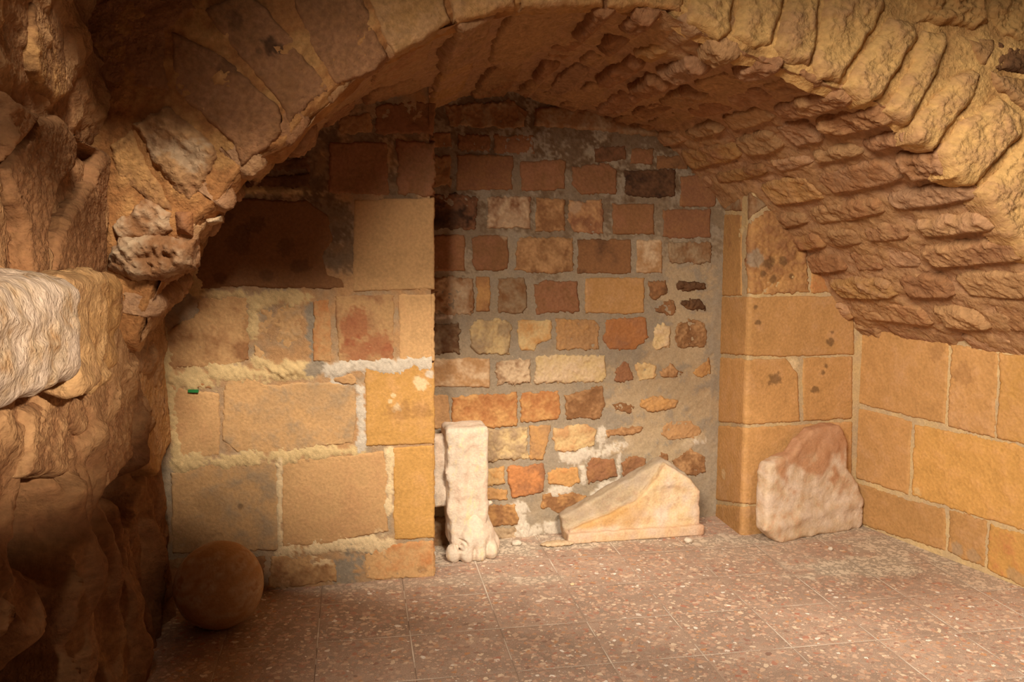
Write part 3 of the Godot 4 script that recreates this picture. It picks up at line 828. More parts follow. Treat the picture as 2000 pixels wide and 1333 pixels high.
	var stains := [
		["A", "s", "rust", 0.7, -336, 1189, 68],
		["A", "s", "rust", 0.6, -248, 1095, 59],
		["A", "s", "rust", 0.6, -327, 1063, 64],
		["A", "s", "rust", 0.6, -203, 1059, 37],
		["A", "s", "sooty", 0.35, -966, 1627, 48],
		["A", "s", "sooty", 0.35, -813, 1562, 58],
		["A", "s", "sooty", 0.35, -623, 1540, 39],
		["A", "s", "sooty", 0.35, -748, 1627, 39],
		["A", "s", "sooty", 0.35, -713, 1409, 29],
		["A", "s", "sooty", 0.35, -561, 1451, 39],
		["A", "s", "sooty", 0.35, -872, 1670, 38],
		["A", "s", "sooty", 0.35, -902, 1411, 24],
		["A", "s", "grey", 0.25, -555, 887, 57],
		["A", "s", "grey", 0.22, -731, 826, 68],
		["A", "s", "grey", 0.22, -467, 837, 80],
		["A", "s", "grey", 0.22, -569, 1161, 45],
		["A", "s", "plaster", 0.9, -161, 812, 23],
		["A", "s", "plaster", 0.9, -50, 918, 32],
		["A", "s", "plaster", 0.85, -176, 867, 11],
		["A", "s", "plaster", 0.85, -190, 839, 11],
		["A", "s", "white", 0.85, -12, 959, 21],
		["A", "s", "plaster", 0.8, -241, 177, 41],
		["A", "s", "plaster", 0.7, -502, 131, 48],
		["A", "s", "plaster", 0.6, -264, 208, 33],
		["A", "s", "brown", 0.5, -54, 38, 17],
		["A", "s", "brown", 0.4, -56, 796, 42],
		["A", "s", "brown", 0.4, -150, 788, 51],
		["A", "s", "sooty", 0.5, -856, 400, 13],
		["A", "s", "sooty", 0.15, -982, 427, 69],
		["A", "s", "sooty", 0.15, -1072, 295, 92],
		["A", "m", "cream", 1, -1147, 982, 44],
		["A", "m", "cream", 1, -1113, 983, 44],
		["A", "m", "cream", 1, -1079, 984, 44],
		["A", "m", "cream", 1, -1045, 985, 44],
		["A", "m", "cream", 1, -1011, 986, 44],
		["A", "m", "cream", 1, -976, 986, 44],
		["A", "m", "cream", 1, -942, 987, 44],
		["A", "m", "cream", 1, -907, 988, 44],
		["A", "m", "cream", 1, -872, 989, 44],
		["A", "m", "cream", 1, -837, 990, 44],
		["A", "m", "cream", 1, -802, 991, 44],
		["A", "m", "cream", 1, -767, 992, 45],
		["A", "m", "cream", 1, -731, 992, 45],
		["A", "m", "cream", 1, -695, 993, 45],
		["A", "m", "cream", 1, -660, 994, 45],
		["A", "m", "cream", 1, -624, 995, 45],
		["A", "m", "cream", 1, -588, 996, 45],
		["A", "m", "cream", 1, -552, 997, 45],
		["A", "m", "cream", 1, -768, 1027, 31],
		["A", "m", "cream", 1, -744, 1025, 31],
		["A", "m", "cream", 1, -720, 1024, 31],
		["A", "m", "cream", 1, -695, 1022, 31],
		["A", "m", "cream", 1, -671, 1020, 31],
		["A", "m", "cream", 1, -647, 1019, 31],
		["A", "m", "cream", 1, -622, 1017, 31],
		["A", "m", "cream", 1, -598, 1015, 31],
		["A", "m", "cream", 1, -573, 1014, 31],
		["A", "m", "cream", 1, -1112, 607, 31],
		["A", "m", "cream", 1, -1088, 608, 31],
		["A", "m", "cream", 1, -1064, 608, 31],
		["A", "m", "cream", 1, -1040, 609, 31],
		["A", "m", "cream", 1, -1015, 609, 31],
		["A", "m", "cream", 1, -991, 609, 31],
		["A", "m", "cream", 1, -966, 610, 31],
		["A", "m", "cream", 1, -942, 610, 31],
		["A", "m", "cream", 1, -917, 611, 31],
		["A", "m", "cream", 1, -893, 611, 32],
		["A", "m", "cream", 1, -868, 612, 32],
		["A", "m", "cream", 1, -843, 612, 32],
		["A", "m", "cream", 1, -818, 613, 32],
		["A", "m", "cream", 1, -794, 613, 32],
		["A", "m", "cream", 1, -769, 614, 32],
		["A", "m", "cream", 1, -744, 614, 32],
		["A", "m", "cream", 1, -718, 615, 32],
		["A", "m", "cream", 1, -693, 615, 32],
		["A", "m", "cream", 1, -668, 616, 32],
		["A", "m", "cream", 1, -643, 616, 32],
		["A", "m", "cream", 1, -617, 617, 32],
		["A", "m", "cream", 1, -592, 617, 32],
		["A", "m", "cream", 1, -566, 618, 32],
		["A", "m", "cream", 1, -541, 618, 32],
		["A", "m", "cream", 1, -515, 619, 32],
		["A", "m", "cream", 1, -489, 619, 32],
		["A", "m", "cream", 1, -463, 620, 32],
		["A", "m", "cream", 1, -437, 620, 32],
		["A", "m", "cream", 1, -411, 621, 32],
		["A", "m", "cream", 1, -385, 621, 32],
		["A", "m", "cream", 1, -359, 622, 32],
		["A", "m", "cream", 1, -780, 1310, 30],
		["A", "m", "cream", 1, -754, 1311, 30],
		["A", "m", "cream", 1, -728, 1312, 31],
		["A", "m", "cream", 1, -701, 1313, 31],
		["A", "m", "cream", 1, -675, 1313, 31],
		["A", "m", "cream", 1, -649, 1314, 31],
		["A", "m", "cream", 1, -623, 1315, 31],
		["A", "m", "cream", 1, -596, 1316, 31],
		["A", "m", "cream", 1, -570, 1317, 31],
		["A", "m", "cream", 1, -543, 1317, 31],
		["A", "m", "cream", 1, -777, 1277, 22],
		["A", "m", "cream", 1, -776, 1258, 22],
		["A", "m", "cream", 1, -776, 1239, 22],
		["A", "m", "cream", 1, -776, 1220, 22],
		["A", "m", "cream", 1, -775, 1201, 22],
		["A", "m", "cream", 1, -775, 1182, 22],
		["A", "m", "cream", 1, -775, 1163, 22],
		["A", "m", "cream", 1, -775, 1144, 22],
		["A", "m", "cream", 1, -998, 1336, 17],
		["A", "m", "cream", 1, -985, 1336, 17],
		["A", "m", "cream", 1, -971, 1336, 17],
		["A", "m", "cream", 1, -958, 1337, 17],
		["A", "m", "cream", 1, -944, 1337, 17],
		["A", "m", "cream", 1, -931, 1337, 17],
		["A", "m", "cream", 1, -917, 1338, 17],
		["A", "m", "cream", 1, -903, 1338, 17],
		["A", "m", "cream", 1, -890, 1338, 17],
		["A", "m", "cream", 1, -876, 1338, 17],
		["A", "m", "cream", 1, -862, 1339, 17],
		["A", "m", "cream", 1, -848, 1339, 17],
		["A", "m", "cream", 1, -835, 1339, 17],
		["A", "m", "cream", 1, -821, 1340, 17],
		["A", "m", "white", 1, -463, 994, 32],
		["A", "m", "white", 1, -437, 995, 32],
		["A", "m", "white", 1, -411, 996, 32],
		["A", "m", "white", 1, -385, 996, 32],
		["A", "m", "white", 1, -359, 997, 32],
		["A", "m", "white", 1, -333, 998, 32],
		["A", "m", "white", 1, -306, 999, 32],
		["A", "m", "white", 1, -280, 1000, 32],
		["A", "m", "white", 1, -253, 1001, 32],
		["A", "m", "white", 1, -227, 1002, 32],
		["A", "m", "white", 1, -200, 1003, 32],
		["A", "m", "white", 1, -173, 1004, 32],
		["A", "m", "white", 1, -146, 1004, 32],
		["A", "m", "white", 1, -119, 1005, 32],
		["A", "m", "white", 1, -92, 1006, 32],
		["A", "m", "white", 1, -65, 1007, 32],
		["A", "m", "white", 1, -38, 1008, 32],
		["A", "m", "white", 1, -11, 1009, 32],
		["A", "m", "white", 1, 15, 1010, 32],
		["A", "m", "white", 1, -419, 978, 59],
		["A", "m", "white", 1, -319, 901, 20],
		["A", "m", "white", 1, -320, 884, 20],
		["A", "m", "white", 1, -321, 867, 20],
		["A", "m", "white", 1, -322, 850, 20],
		["A", "m", "white", 1, -323, 832, 20],
		["A", "m", "white", 1, -323, 815, 21],
		["A", "m", "white", 1, -324, 798, 21],
		["A", "m", "white", 1, -325, 781, 21],
		["A", "m", "white", 1, -326, 764, 21],
		["A", "m", "white", 1, -327, 747, 21],
		["A", "m", "white", 1, -327, 730, 21],
		["A", "m", "white", 1, -328, 713, 21],
		["A", "m", "white", 1, -329, 695, 21],
		["A", "m", "white", 1, -330, 678, 21],
		["A", "m", "white", 1, -331, 661, 21],
		["A", "m", "white", 1, -331, 644, 21],
		["A", "m", "plaster", 1, -194, 612, 19],
		["A", "m", "plaster", 1, -195, 596, 19],
		["A", "m", "plaster", 1, -196, 581, 19],
		["A", "m", "plaster", 1, -196, 565, 19],
		["A", "m", "plaster", 1, -197, 549, 19],
		["A", "m", "plaster", 1, -198, 533, 19],
		["A", "m", "plaster", 1, -199, 517, 19],
		["A", "m", "plaster", 1, -200, 501, 19],
		["A", "m", "plaster", 1, -200, 485, 19],
		["A", "m", "plaster", 1, -201, 469, 19],
		["A", "m", "plaster", 1, -202, 453, 19],
		["A", "m", "plaster", 1, -203, 437, 19],
		["A", "m", "plaster", 1, -203, 421, 19],
		["A", "m", "plaster", 1, -204, 405, 19],
		["A", "m", "plaster", 1, -205, 389, 19],
		["A", "m", "plaster", 1, -206, 373, 19],
		["A", "m", "plaster", 1, -207, 357, 19],
		["A", "m", "plaster", 1, -207, 341, 19],
		["A", "m", "plaster", 1, -208, 325, 19],
		["A", "m", "plaster", 1, -684, 593, 11],
		["A", "m", "plaster", 1, -684, 584, 11],
		["A", "m", "plaster", 1, -685, 575, 11],
		["A", "m", "plaster", 1, -685, 566, 11],
		["A", "m", "plaster", 1, -685, 556, 11],
		["A", "m", "plaster", 1, -685, 547, 11],
		["A", "m", "plaster", 1, -685, 538, 11],
		["A", "m", "plaster", 1, -686, 528, 11],
		["A", "m", "plaster", 1, -686, 519, 11],
		["A", "m", "plaster", 1, -686, 510, 11],
		["A", "m", "plaster", 1, -686, 500, 11],
		["A", "m", "plaster", 1, -687, 491, 11],
		["A", "m", "plaster", 1, -687, 482, 11],
		["A", "m", "plaster", 1, -687, 472, 11],
		["A", "m", "plaster", 1, -687, 463, 11],
		["A", "m", "plaster", 1, -687, 454, 11],
		["A", "m", "plaster", 1, -688, 444, 11],
		["A", "m", "plaster", 1, -688, 435, 11],
		["A", "m", "plaster", 1, -688, 426, 11],
		["A", "m", "plaster", 1, -688, 416, 11],
		["A", "m", "plaster", 1, -689, 407, 11],
		["A", "m", "plaster", 1, -689, 398, 11],
		["A", "m", "plaster", 1, -689, 388, 11],
		["A", "m", "plaster", 1, -689, 379, 11],
		["A", "m", "plaster", 1, -690, 369, 11],
		["A", "m", "plaster", 1, -690, 360, 11],
		["A", "m", "plaster", 1, -690, 351, 11],
		["A", "m", "plaster", 1, -690, 341, 11],
		["A", "m", "plaster", 1, -690, 332, 11],
		["A", "m", "plaster", 1, -691, 322, 11],
		["A", "m", "plaster", 1, -691, 313, 11],
		["A", "m", "plaster", 1, -691, 303, 11],
		["A", "m", "plaster", 1, -691, 294, 11],
		["A", "m", "plaster", 1, -692, 285, 11],
		["A", "m", "plaster", 1, -692, 275, 11],
		["A", "m", "plaster", 1, -692, 266, 11],
		["A", "m", "plaster", 1, -692, 256, 11],
		["A", "m", "plaster", 1, -693, 247, 11],
		["A", "m", "plaster", 1, -693, 237, 11],
		["A", "m", "plaster", 1, -693, 228, 11],
		["A", "m", "plaster", 1, -693, 218, 11],
		["A", "m", "cream", 1, -1142, 1197, 21],
		["A", "m", "cream", 1, -1141, 1180, 21],
		["A", "m", "cream", 1, -1140, 1162, 21],
		["A", "m", "cream", 1, -1139, 1144, 21],
		["A", "m", "cream", 1, -1138, 1127, 21],
		["A", "m", "cream", 1, -1137, 1109, 21],
		["A", "m", "cream", 1, -1137, 1092, 21],
		["A", "m", "cream", 1, -1136, 1074, 21],
		["A", "m", "cream", 1, -1135, 1056, 21],
		["A", "m", "cream", 1, -1134, 1039, 21],
		["A", "m", "cream", 1, -1133, 1021, 22],
		["A", "m", "cream", 1, -1132, 1003, 22],
		["A", "m", "cream", 1, -1131, 985, 22],
		["A", "m", "cream", 1, -1130, 968, 22],
		["A", "m", "cream", 1, -1129, 950, 22],
		["A", "m", "cream", 1, -1128, 932, 22],
		["A", "m", "cream", 1, -1128, 914, 22],
		["A", "m", "cream", 1, -1127, 896, 22],
		["A", "m", "cream", 1, -1126, 878, 22],
		["A", "m", "cream", 1, -1125, 860, 22],
		["A", "m", "cream", 1, -1124, 842, 22],
		["A", "m", "cream", 1, -1123, 824, 22],
		["A", "m", "cream", 1, -1122, 806, 22],
		["A", "m", "cream", 1, -1121, 788, 22],
		["A", "m", "cream", 1, -1120, 770, 22],
		["A", "m", "cream", 1, -1119, 752, 22],
		["A", "m", "cream", 1, -1118, 734, 22],
		["A", "m", "cream", 1, -1118, 716, 22],
		["A", "m", "cream", 1, -1117, 698, 22],
		["A", "m", "cream", 1, -1116, 680, 22],
		["A", "m", "cream", 1, -1115, 662, 22],
		["A", "m", "cream", 1, -1114, 644, 22],
		["A", "m", "cream", 1, -1113, 625, 22],
		["A", "m", "cream", 1, -1112, 607, 22],
		["A", "m", "cream", 1, -616, 1776, 19],
		["A", "m", "cream", 1, -599, 1776, 19],
		["A", "m", "cream", 1, -582, 1776, 19],
		["A", "m", "cream", 1, -565, 1776, 19],
		["A", "m", "cream", 1, -548, 1776, 19],
		["A", "m", "cream", 1, -531, 1776, 19],
		["A", "m", "cream", 1, -785, 1778, 15],
		["A", "m", "cream", 1, -773, 1778, 15],
		["A", "m", "cream", 1, -761, 1778, 15],
		["A", "m", "cream", 1, -749, 1778, 15],
		["A", "m", "cream", 1, -737, 1777, 15],
		["A", "m", "cream", 1, -725, 1777, 15],
		["A", "m", "cream", 1, -713, 1777, 15],
		["A", "m", "cream", 1, -701, 1777, 15],
		["A", "m", "cream", 1, -689, 1777, 15],
		["A", "m", "cream", 1, -677, 1777, 15],
		["A", "m", "cream", 1, -665, 1776, 15],
		["A", "m", "cream", 1, -653, 1776, 15],
		["A", "m", "cream", 1, -640, 1776, 15],
		["A", "m", "cream", 1, -628, 1776, 15],
		["A", "m", "cream", 1, -616, 1776, 15],
		["A", "m", "cream", 1, -1031, 1541, 30],
		["A", "m", "cream", 1, -1026, 1517, 30],
		["A", "m", "cream", 1, -1021, 1492, 30],
		["A", "m", "cream", 1, -1017, 1468, 30],
		["A", "m", "cream", 1, -1012, 1443, 30],
		["A", "m", "cream", 1, -1007, 1418, 30],
		["A", "m", "cream", 1, -1002, 1393, 30],
		["A", "m", "cream", 1, -997, 1368, 30],
		["A", "m", "plaster", 1, -663, 180, 33],
		["A", "m", "plaster", 1, -637, 180, 33],
		["A", "m", "plaster", 1, -611, 180, 33],
		["A", "m", "plaster", 1, -584, 180, 33],
		["A", "m", "plaster", 1, -558, 180, 33],
		["A", "m", "plaster", 1, -531, 180, 33],
		["A", "m", "plaster", 1, -504, 180, 33],
		["A", "m", "plaster", 1, -478, 180, 33],
		["A", "m", "plaster", 1, -451, 180, 33],
		["A", "m", "plaster", 1, -424, 180, 33],
		["A", "m", "plaster", 1, -397, 180, 33],
		["A", "m", "plaster", 1, -370, 180, 33],
		["A", "m", "plaster", 1, -343, 180, 33],
		["A", "m", "plaster", 1, -316, 179, 33],
		["A", "m", "plaster", 1, -288, 179, 33],
		["A", "m", "plaster", 1, -261, 179, 34],
		["A", "m", "plaster", 1, -233, 179, 34],
		["A", "m", "plaster", 1, -206, 179, 34],
		["A", "m", "greym", 1, -394, 73, 72],
		["A", "m", "greym", 1, -518, 1272, 31],
		["A", "m", "greym", 1, -518, 1245, 31],
		["A", "m", "greym", 1, -518, 1218, 31],
		["A", "m", "greym", 1, -518, 1191, 31],
		["A", "m", "greym", 1, -518, 1164, 31],
		["A", "m", "greym", 1, -518, 1137, 31],
		["A", "m", "greym", 1, -518, 1110, 31],
		["A", "m", "greym", 1, -518, 1082, 31],
		["A", "m", "greym", 1, -518, 1055, 31],
		["A", "m", "greym", 1, -518, 1028, 31],
		["A", "m", "greym", 1, -518, 1000, 31],
		["B", "s", "sooty", 0.7, 111, 1657, 65],
		["B", "s", "pale", 0.6, 455, 1632, 66],
		["B", "s", "pale", 0.5, 791, 1725, 36],
		["B", "s", "grey", 0.7, 414, 1101, 36],
		["B", "s", "brown", 0.4, 482, 1465, 64],
		["B", "s", "pale", 0.5, 108, 1329, 76],
		["B", "m", "white", 1, 739, 416, 36],
		["B", "m", "white", 1, 772, 417, 36],
		["B", "m", "white", 1, 806, 417, 36],
		["B", "m", "white", 1, 839, 418, 36],
		["B", "m", "white", 1, 873, 419, 36],
		["B", "m", "white", 1, 906, 419, 36],
		["B", "m", "white", 1, 940, 420, 36],
		["B", "m", "white", 1, 974, 421, 36],
		["B", "m", "white", 1, 967, 545, 25],
		["B", "m", "white", 1, 963, 522, 25],
		["B", "m", "white", 1, 960, 500, 25],
		["B", "m", "white", 1, 957, 478, 25],
		["B", "m", "white", 1, 953, 456, 25],
		["B", "m", "white", 1, 950, 434, 25],
		["B", "m", "white", 1, 974, 432, 31],
		["B", "m", "white", 1, 1001, 437, 31],
		["B", "m", "white", 1, 1028, 441, 31],
		["B", "m", "white", 1, 1055, 446, 31],
		["B", "m", "white", 1, 1082, 451, 31],
		["B", "m", "white", 1, 1109, 456, 31],
		["B", "m", "white", 1, 1064, 411, 17],
		["B", "m", "white", 1, 1064, 397, 17],
		["B", "m", "white", 1, 1063, 383, 17],
		["B", "m", "white", 1, 1063, 368, 17],
		["B", "m", "white", 1, 1063, 354, 17],
		["B", "m", "white", 1, 1062, 340, 17],
		["B", "m", "white", 1, 1062, 326, 17],
		["B", "m", "white", 1, 1062, 312, 17],
		["B", "m", "white", 1, 1061, 298, 17],
		["B", "m", "white", 1, 1061, 283, 17],
		["B", "m", "white", 1, 1060, 269, 17],
		["B", "m", "white", 1, 1466, 424, 26],
		["B", "m", "white", 1, 1489, 430, 26],
		["B", "m", "white", 1, 1513, 436, 26],
		["B", "m", "white", 1, 1537, 441, 26],
		["B", "m", "white", 1, 1560, 447, 26],
		["B", "m", "white", 1, 682, 225, 25],
		["B", "m", "white", 1, 704, 226, 25],
		["B", "m", "white", 1, 726, 227, 25],
		["B", "m", "white", 1, 748, 228, 25],
		["B", "m", "white", 1, 770, 229, 25],
		["B", "m", "white", 1, 488, 165, 33],
		["B", "m", "white", 1, 499, 136, 33],
		["B", "m", "white", 1, 510, 107, 33],
		["B", "m", "white", 1, 521, 78, 33],
		["B", "m", "white", 1, 532, 49, 33],
		["B", "m", "white", 1, 543, 20, 33],
		["B", "m", "white", 1, 554, -8, 33],
		["B", "m", "white", 1, 511, 24, 39],
		["B", "m", "white", 1, 544, 22, 39],
		["B", "m", "white", 1, 578, 21, 39],
		["B", "m", "white", 1, 611, 20, 39],
		["B", "m", "white", 1, 645, 19, 39],
		["B", "m", "white", 1, 679, 18, 39],
		["B", "m", "white", 1, 713, 17, 39],
		["B", "m", "white", 1, 888, 142, 22],
		["B", "m", "white", 1, 901, 155, 22],
		["B", "m", "white", 1, 913, 168, 22],
		["B", "m", "white", 1, 925, 181, 22],
		["B", "m", "white", 1, 937, 194, 22],
		["B", "m", "white", 1, 950, 207, 22],
		["B", "m", "white", 1, 962, 220, 22],
		["B", "m", "white", 1, 962, 235, 22],
		["B", "m", "white", 1, 981, 236, 22],
		["B", "m", "white", 1, 1000, 237, 22],
		["B", "m", "white", 1, 1019, 238, 22],
		["B", "m", "white", 1, 1038, 240, 22],
		["B", "m", "white", 1, 1057, 241, 22],
		["B", "m", "white", 1, 1076, 242, 22],
		["B", "m", "white", 1, 1095, 243, 22],
		["B", "m", "white", 1, 1114, 244, 22],
		["B", "m", "white", 1, 1134, 246, 22],
		["B", "m", "white", 1, 1153, 247, 23],
		["B", "m", "white", 1, 1172, 248, 23],
		["B", "m", "white", 1, 1192, 249, 23],
		["B", "m", "white", 1, 1211, 251, 23],
		["B", "m", "white", 1, 1231, 252, 23],
		["B", "m", "white", 1, 1250, 253, 23],
		["B", "m", "white", 1, 67, 1177, 15],
		["B", "m", "white", 1, 80, 1177, 15],
		["B", "m", "white", 1, 93, 1178, 15],
		["B", "m", "white", 1, 107, 1179, 15],
		["B", "m", "white", 1, 120, 1179, 15],
		["B", "m", "white", 1, 133, 1180, 15],
		["B", "m", "white", 1, 851, 351, 14],
		["B", "m", "white", 1, 851, 340, 14],
		["B", "m", "white", 1, 852, 328, 14],
		["B", "m", "white", 1, 853, 316, 14],
		["B", "m", "white", 1, 854, 305, 14],
		["B", "m", "white", 1, 855, 293, 14],
		["B", "m", "white", 1, 856, 281, 14],
		["B", "m", "white", 1, 857, 270, 14],
		["B", "m", "white", 1, 857, 258, 14],
		["B", "m", "warmm", 0.85, 1442, 1305, 124],
		["B", "m", "warmm", 0.85, 1448, 1081, 140],
		["B", "m", "warmm", 0.85, 1359, 944, 126],
		["B", "m", "warmm", 0.85, 1180, 700, 154],
		["B", "m", "warmm", 0.85, 1426, 743, 171],
		["B", "m", "warmm", 0.85, 1432, 514, 129],
		["B", "m", "warmm", 0.85, 1215, 471, 157],
		["B", "m", "warmm", 0.85, 1516, 910, 99],
		["B", "m", "warmm", 0.85, 1555, 621, 115],
		["B", "m", "warmm", 0.85, 1342, 347, 86],
		["B", "m", "darkm", 0.7, 323, 2207, 221],  # mortar toned darker towards the top of the rear wall
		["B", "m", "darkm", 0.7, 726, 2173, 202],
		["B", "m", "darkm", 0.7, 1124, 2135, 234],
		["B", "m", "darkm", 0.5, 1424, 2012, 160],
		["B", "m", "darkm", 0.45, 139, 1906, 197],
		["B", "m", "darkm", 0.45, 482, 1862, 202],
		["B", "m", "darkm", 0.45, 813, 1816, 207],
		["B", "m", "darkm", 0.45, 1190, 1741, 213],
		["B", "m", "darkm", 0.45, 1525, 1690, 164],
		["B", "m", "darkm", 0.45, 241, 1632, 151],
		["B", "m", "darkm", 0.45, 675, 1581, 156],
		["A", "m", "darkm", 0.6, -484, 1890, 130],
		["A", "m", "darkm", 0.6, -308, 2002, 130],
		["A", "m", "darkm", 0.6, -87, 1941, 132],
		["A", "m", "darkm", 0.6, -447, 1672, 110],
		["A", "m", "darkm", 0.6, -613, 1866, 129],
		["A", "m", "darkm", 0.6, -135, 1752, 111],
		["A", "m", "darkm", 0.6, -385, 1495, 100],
		["C", "s", "sooty", 0.55, 174, 833, 40],
		["C", "s", "sooty", 0.55, 414, 761, 25],
		["C", "s", "sooty", 0.55, 460, 853, 19],
		["C", "s", "sooty", 0.55, 478, 888, 13],
		["C", "s", "sooty", 0.55, 503, 1025, 24],
		["C", "s", "sooty", 0.55, 508, 1066, 16],
		["C", "s", "sooty", 0.55, 55, 1134, 18],
		["C", "s", "sooty", 0.55, 37, 1214, 13],
		["C", "s", "sooty", 0.55, 104, 1437, 31],
		["C", "s", "sooty", 0.55, 195, 1449, 23],
		["C", "s", "sooty", 0.55, 138, 1358, 21],
		["C", "s", "sooty", 0.55, 76, 1385, 18],
		["C", "s", "sooty", 0.55, 244, 1369, 15],
		["C", "s", "greym", 0.75, 13, 1464, 52],
		["C", "s", "plaster", 0.5, -240, 272, 25],
		["C", "m", "cream", 1, -46, 1633, 23],
		["C", "m", "cream", 1, -108, 1612, 23],
		["C", "m", "cream", 1, -122, 1591, 23],
		["C", "m", "cream", 1, -135, 1570, 23],
		["C", "m", "cream", 1, -149, 1548, 24],
		["C", "m", "cream", 1, -163, 1527, 24],
		["C", "m", "plaster", 1, 280, 905, 38],
		["C", "m", "cream", 1, 50, 1272, 31],
		["D", "m", "cream", 1, -42, 1054, 19],
		["D", "m", "cream", 1, -42, 1038, 19],
		["D", "m", "cream", 1, -41, 1023, 19],
		["D", "m", "cream", 1, -41, 1007, 19],
		["D", "m", "cream", 1, -40, 991, 19],
		["D", "m", "cream", 1, -40, 975, 19],
		["D", "m", "cream", 1, -39, 959, 19],
		["D", "m", "cream", 1, -39, 943, 19],
		["D", "m", "cream", 1, -38, 927, 19],
		["D", "m", "cream", 1, -38, 911, 19],
		["D", "m", "cream", 1, -37, 895, 19],
		["D", "m", "cream", 1, -37, 879, 19],
		["D", "m", "cream", 1, -36, 863, 19],
		["D", "m", "cream", 1, -36, 847, 19],
		["D", "m", "cream", 1, -35, 831, 19],
		["D", "m", "cream", 1, -35, 815, 19],
		["D", "m", "cream", 1, -34, 799, 19],
		["D", "m", "cream", 1, -34, 783, 19],
		["D", "m", "cream", 1, -33, 767, 19],
		["D", "m", "cream", 1, -33, 751, 19],
		["D", "m", "cream", 1, -32, 735, 19],
		["D", "m", "cream", 1, -32, 719, 19],
		["D", "m", "cream", 1, -32, 703, 19],
		["D", "m", "cream", 1, -31, 686, 19],
		["D", "m", "cream", 1, -31, 670, 19],
		["D", "m", "cream", 1, -30, 654, 19],
		["D", "m", "cream", 1, -30, 638, 19],
		["D", "m", "cream", 1, -29, 622, 19],
		["D", "m", "cream", 1, -29, 606, 19],
		["D", "m", "cream", 1, -28, 590, 19],
		["D", "m", "cream", 1, -28, 573, 19],
		["D", "m", "cream", 1, -27, 557, 19],
		["D", "m", "cream", 1, -27, 541, 19],
		["D", "m", "cream", 1, -26, 525, 19],
		["D", "m", "cream", 1, -26, 509, 19],
		["D", "m", "cream", 1, -25, 492, 19],
		["D", "m", "cream", 1, -25, 476, 19],
		["D", "m", "cream", 1, -24, 460, 19],
		["D", "m", "cream", 1, -24, 444, 19],
		["D", "m", "cream", 1, -23, 427, 19],
		["D", "m", "cream", 1, -23, 411, 19],
		["D", "m", "cream", 1, -22, 395, 19],
		["D", "m", "cream", 1, -22, 379, 19],
		["D", "m", "cream", 1, -21, 362, 19],
		["D", "m", "cream", 1, -21, 346, 19],
		["D", "s", "cream", 0.6, 412, 294, 23],
		["D", "s", "greym", 0.5, 661, 61, 35],
		["D", "s", "greym", 0.4, 746, 64, 34],
		["D", "s", "greym", 0.4, 974, 33, 42],
		["D", "s", "brown", 0.35, 478, 1006, 45],
		["D", "s", "brown", 0.35, 629, 926, 58],
		["E", "s", "sooty", 0.75, -257, 2206, 29],
		["E", "s", "sooty", 0.7, -225, 2200, 19],
		["E", "s", "sooty", 0.5, -290, 2195, 14],
		["E", "s", "sooty", 0.4, -382, 2139, 39],
		["E", "s", "sooty", 0.4, -360, 2286, 32],
		["E", "s", "pale", 0.7, -522, 1856, 59],
		["E", "s", "pale", 0.6, -634, 1871, 39],
		["E", "s", "brown", 0.6, -616, 1912, 39],
		["E", "s", "pale", 0.5, -730, 1537, 33],
		["E", "m", "ochre", 0.8, 69, 2303, 33],
		["E", "m", "ochre", 0.8, -134, 2197, 66],
		["E", "m", "ochre", 0.8, -408, 1874, 66],
		["E", "m", "ochre", 0.8, -254, 2044, 33],
	]
	for s in stains:
		stain_of[s[0]].append([pal[s[2]], s[4] / 1000.0, s[5] / 1000.0, s[6] / 1000.0, s[3], s[1], s[2] in ["cream", "white", "plaster"]])
	var rear := base("wall_back")
	tag(rear, "rear wall of the vaulted recess in ochre ashlar and patched brick-sized stones", "wall", "structure")
	var side := base("wall_right")
	tag(side, "smooth ochre ashlar side wall on the right below the vault", "wall", "structure")
	var face := base("wall_front")
	tag(face, "arched masonry front of the recess with rough radial voussoirs", "wall", "structure")
	var rock := base("wall_left")
	tag(rock, "eroded flaking rock and masonry wall on the left", "wall", "structure")
	var at := {
		"A": lay("ashlar_face", bed_mesh("A", Vector2(-1.25, -0.02), Vector2(0.0, 2.4), pal.mortar, pal.tan, 0.0, 1.0, 0.008), mat.mortar, rear),
		"B": lay("infill", bed_mesh("B", Vector2(-0.02, -0.02), Vector2(1.72, 2.45), pal.mortar, pal.greym, -0.001, 1.0, 0.008), mat.mortar, rear),
		"C": lay("pier", bed_mesh("C", Vector2(-0.42, -0.02), Vector2(0.74, 2.2), pal.cream, pal.warmm, -0.001, 0.4, 0.01), mat.mortar, rear),
		"D": lay("ashlar_face", bed_mesh("D", Vector2(-0.05, -0.02), Vector2(1.22, 1.5), pal.cream, pal.warmm, -0.001, 0.4, 0.012), mat.mortar, side),
	}
	# the return of the ashlar face where the infill is set back
	lay("ashlar_return", return_mesh(), mat.stone, rear)
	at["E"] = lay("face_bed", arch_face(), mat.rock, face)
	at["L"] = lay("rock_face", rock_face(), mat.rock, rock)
	for s in stones:
		var poly := PackedVector2Array()
		for k in range(0, s[7].size(), 2):
			poly.append(Vector2(s[7][k], s[7][k + 1]) / 1000.0)
		var big: bool = s[0] in ["E", "L"]
		var m := stone_mesh(s[0], poly, pal[s[2]], pal[s[3]], s[4], s[5] / 1000.0, s[6], 0.0075 if big else 0.006)
		var o := lay(s[1], m, mat.rock if big else mat.stone, at[s[0]])
		if s[2] == "sooty":
			o.set_meta("label", "soot-blackened brick-sized stone")

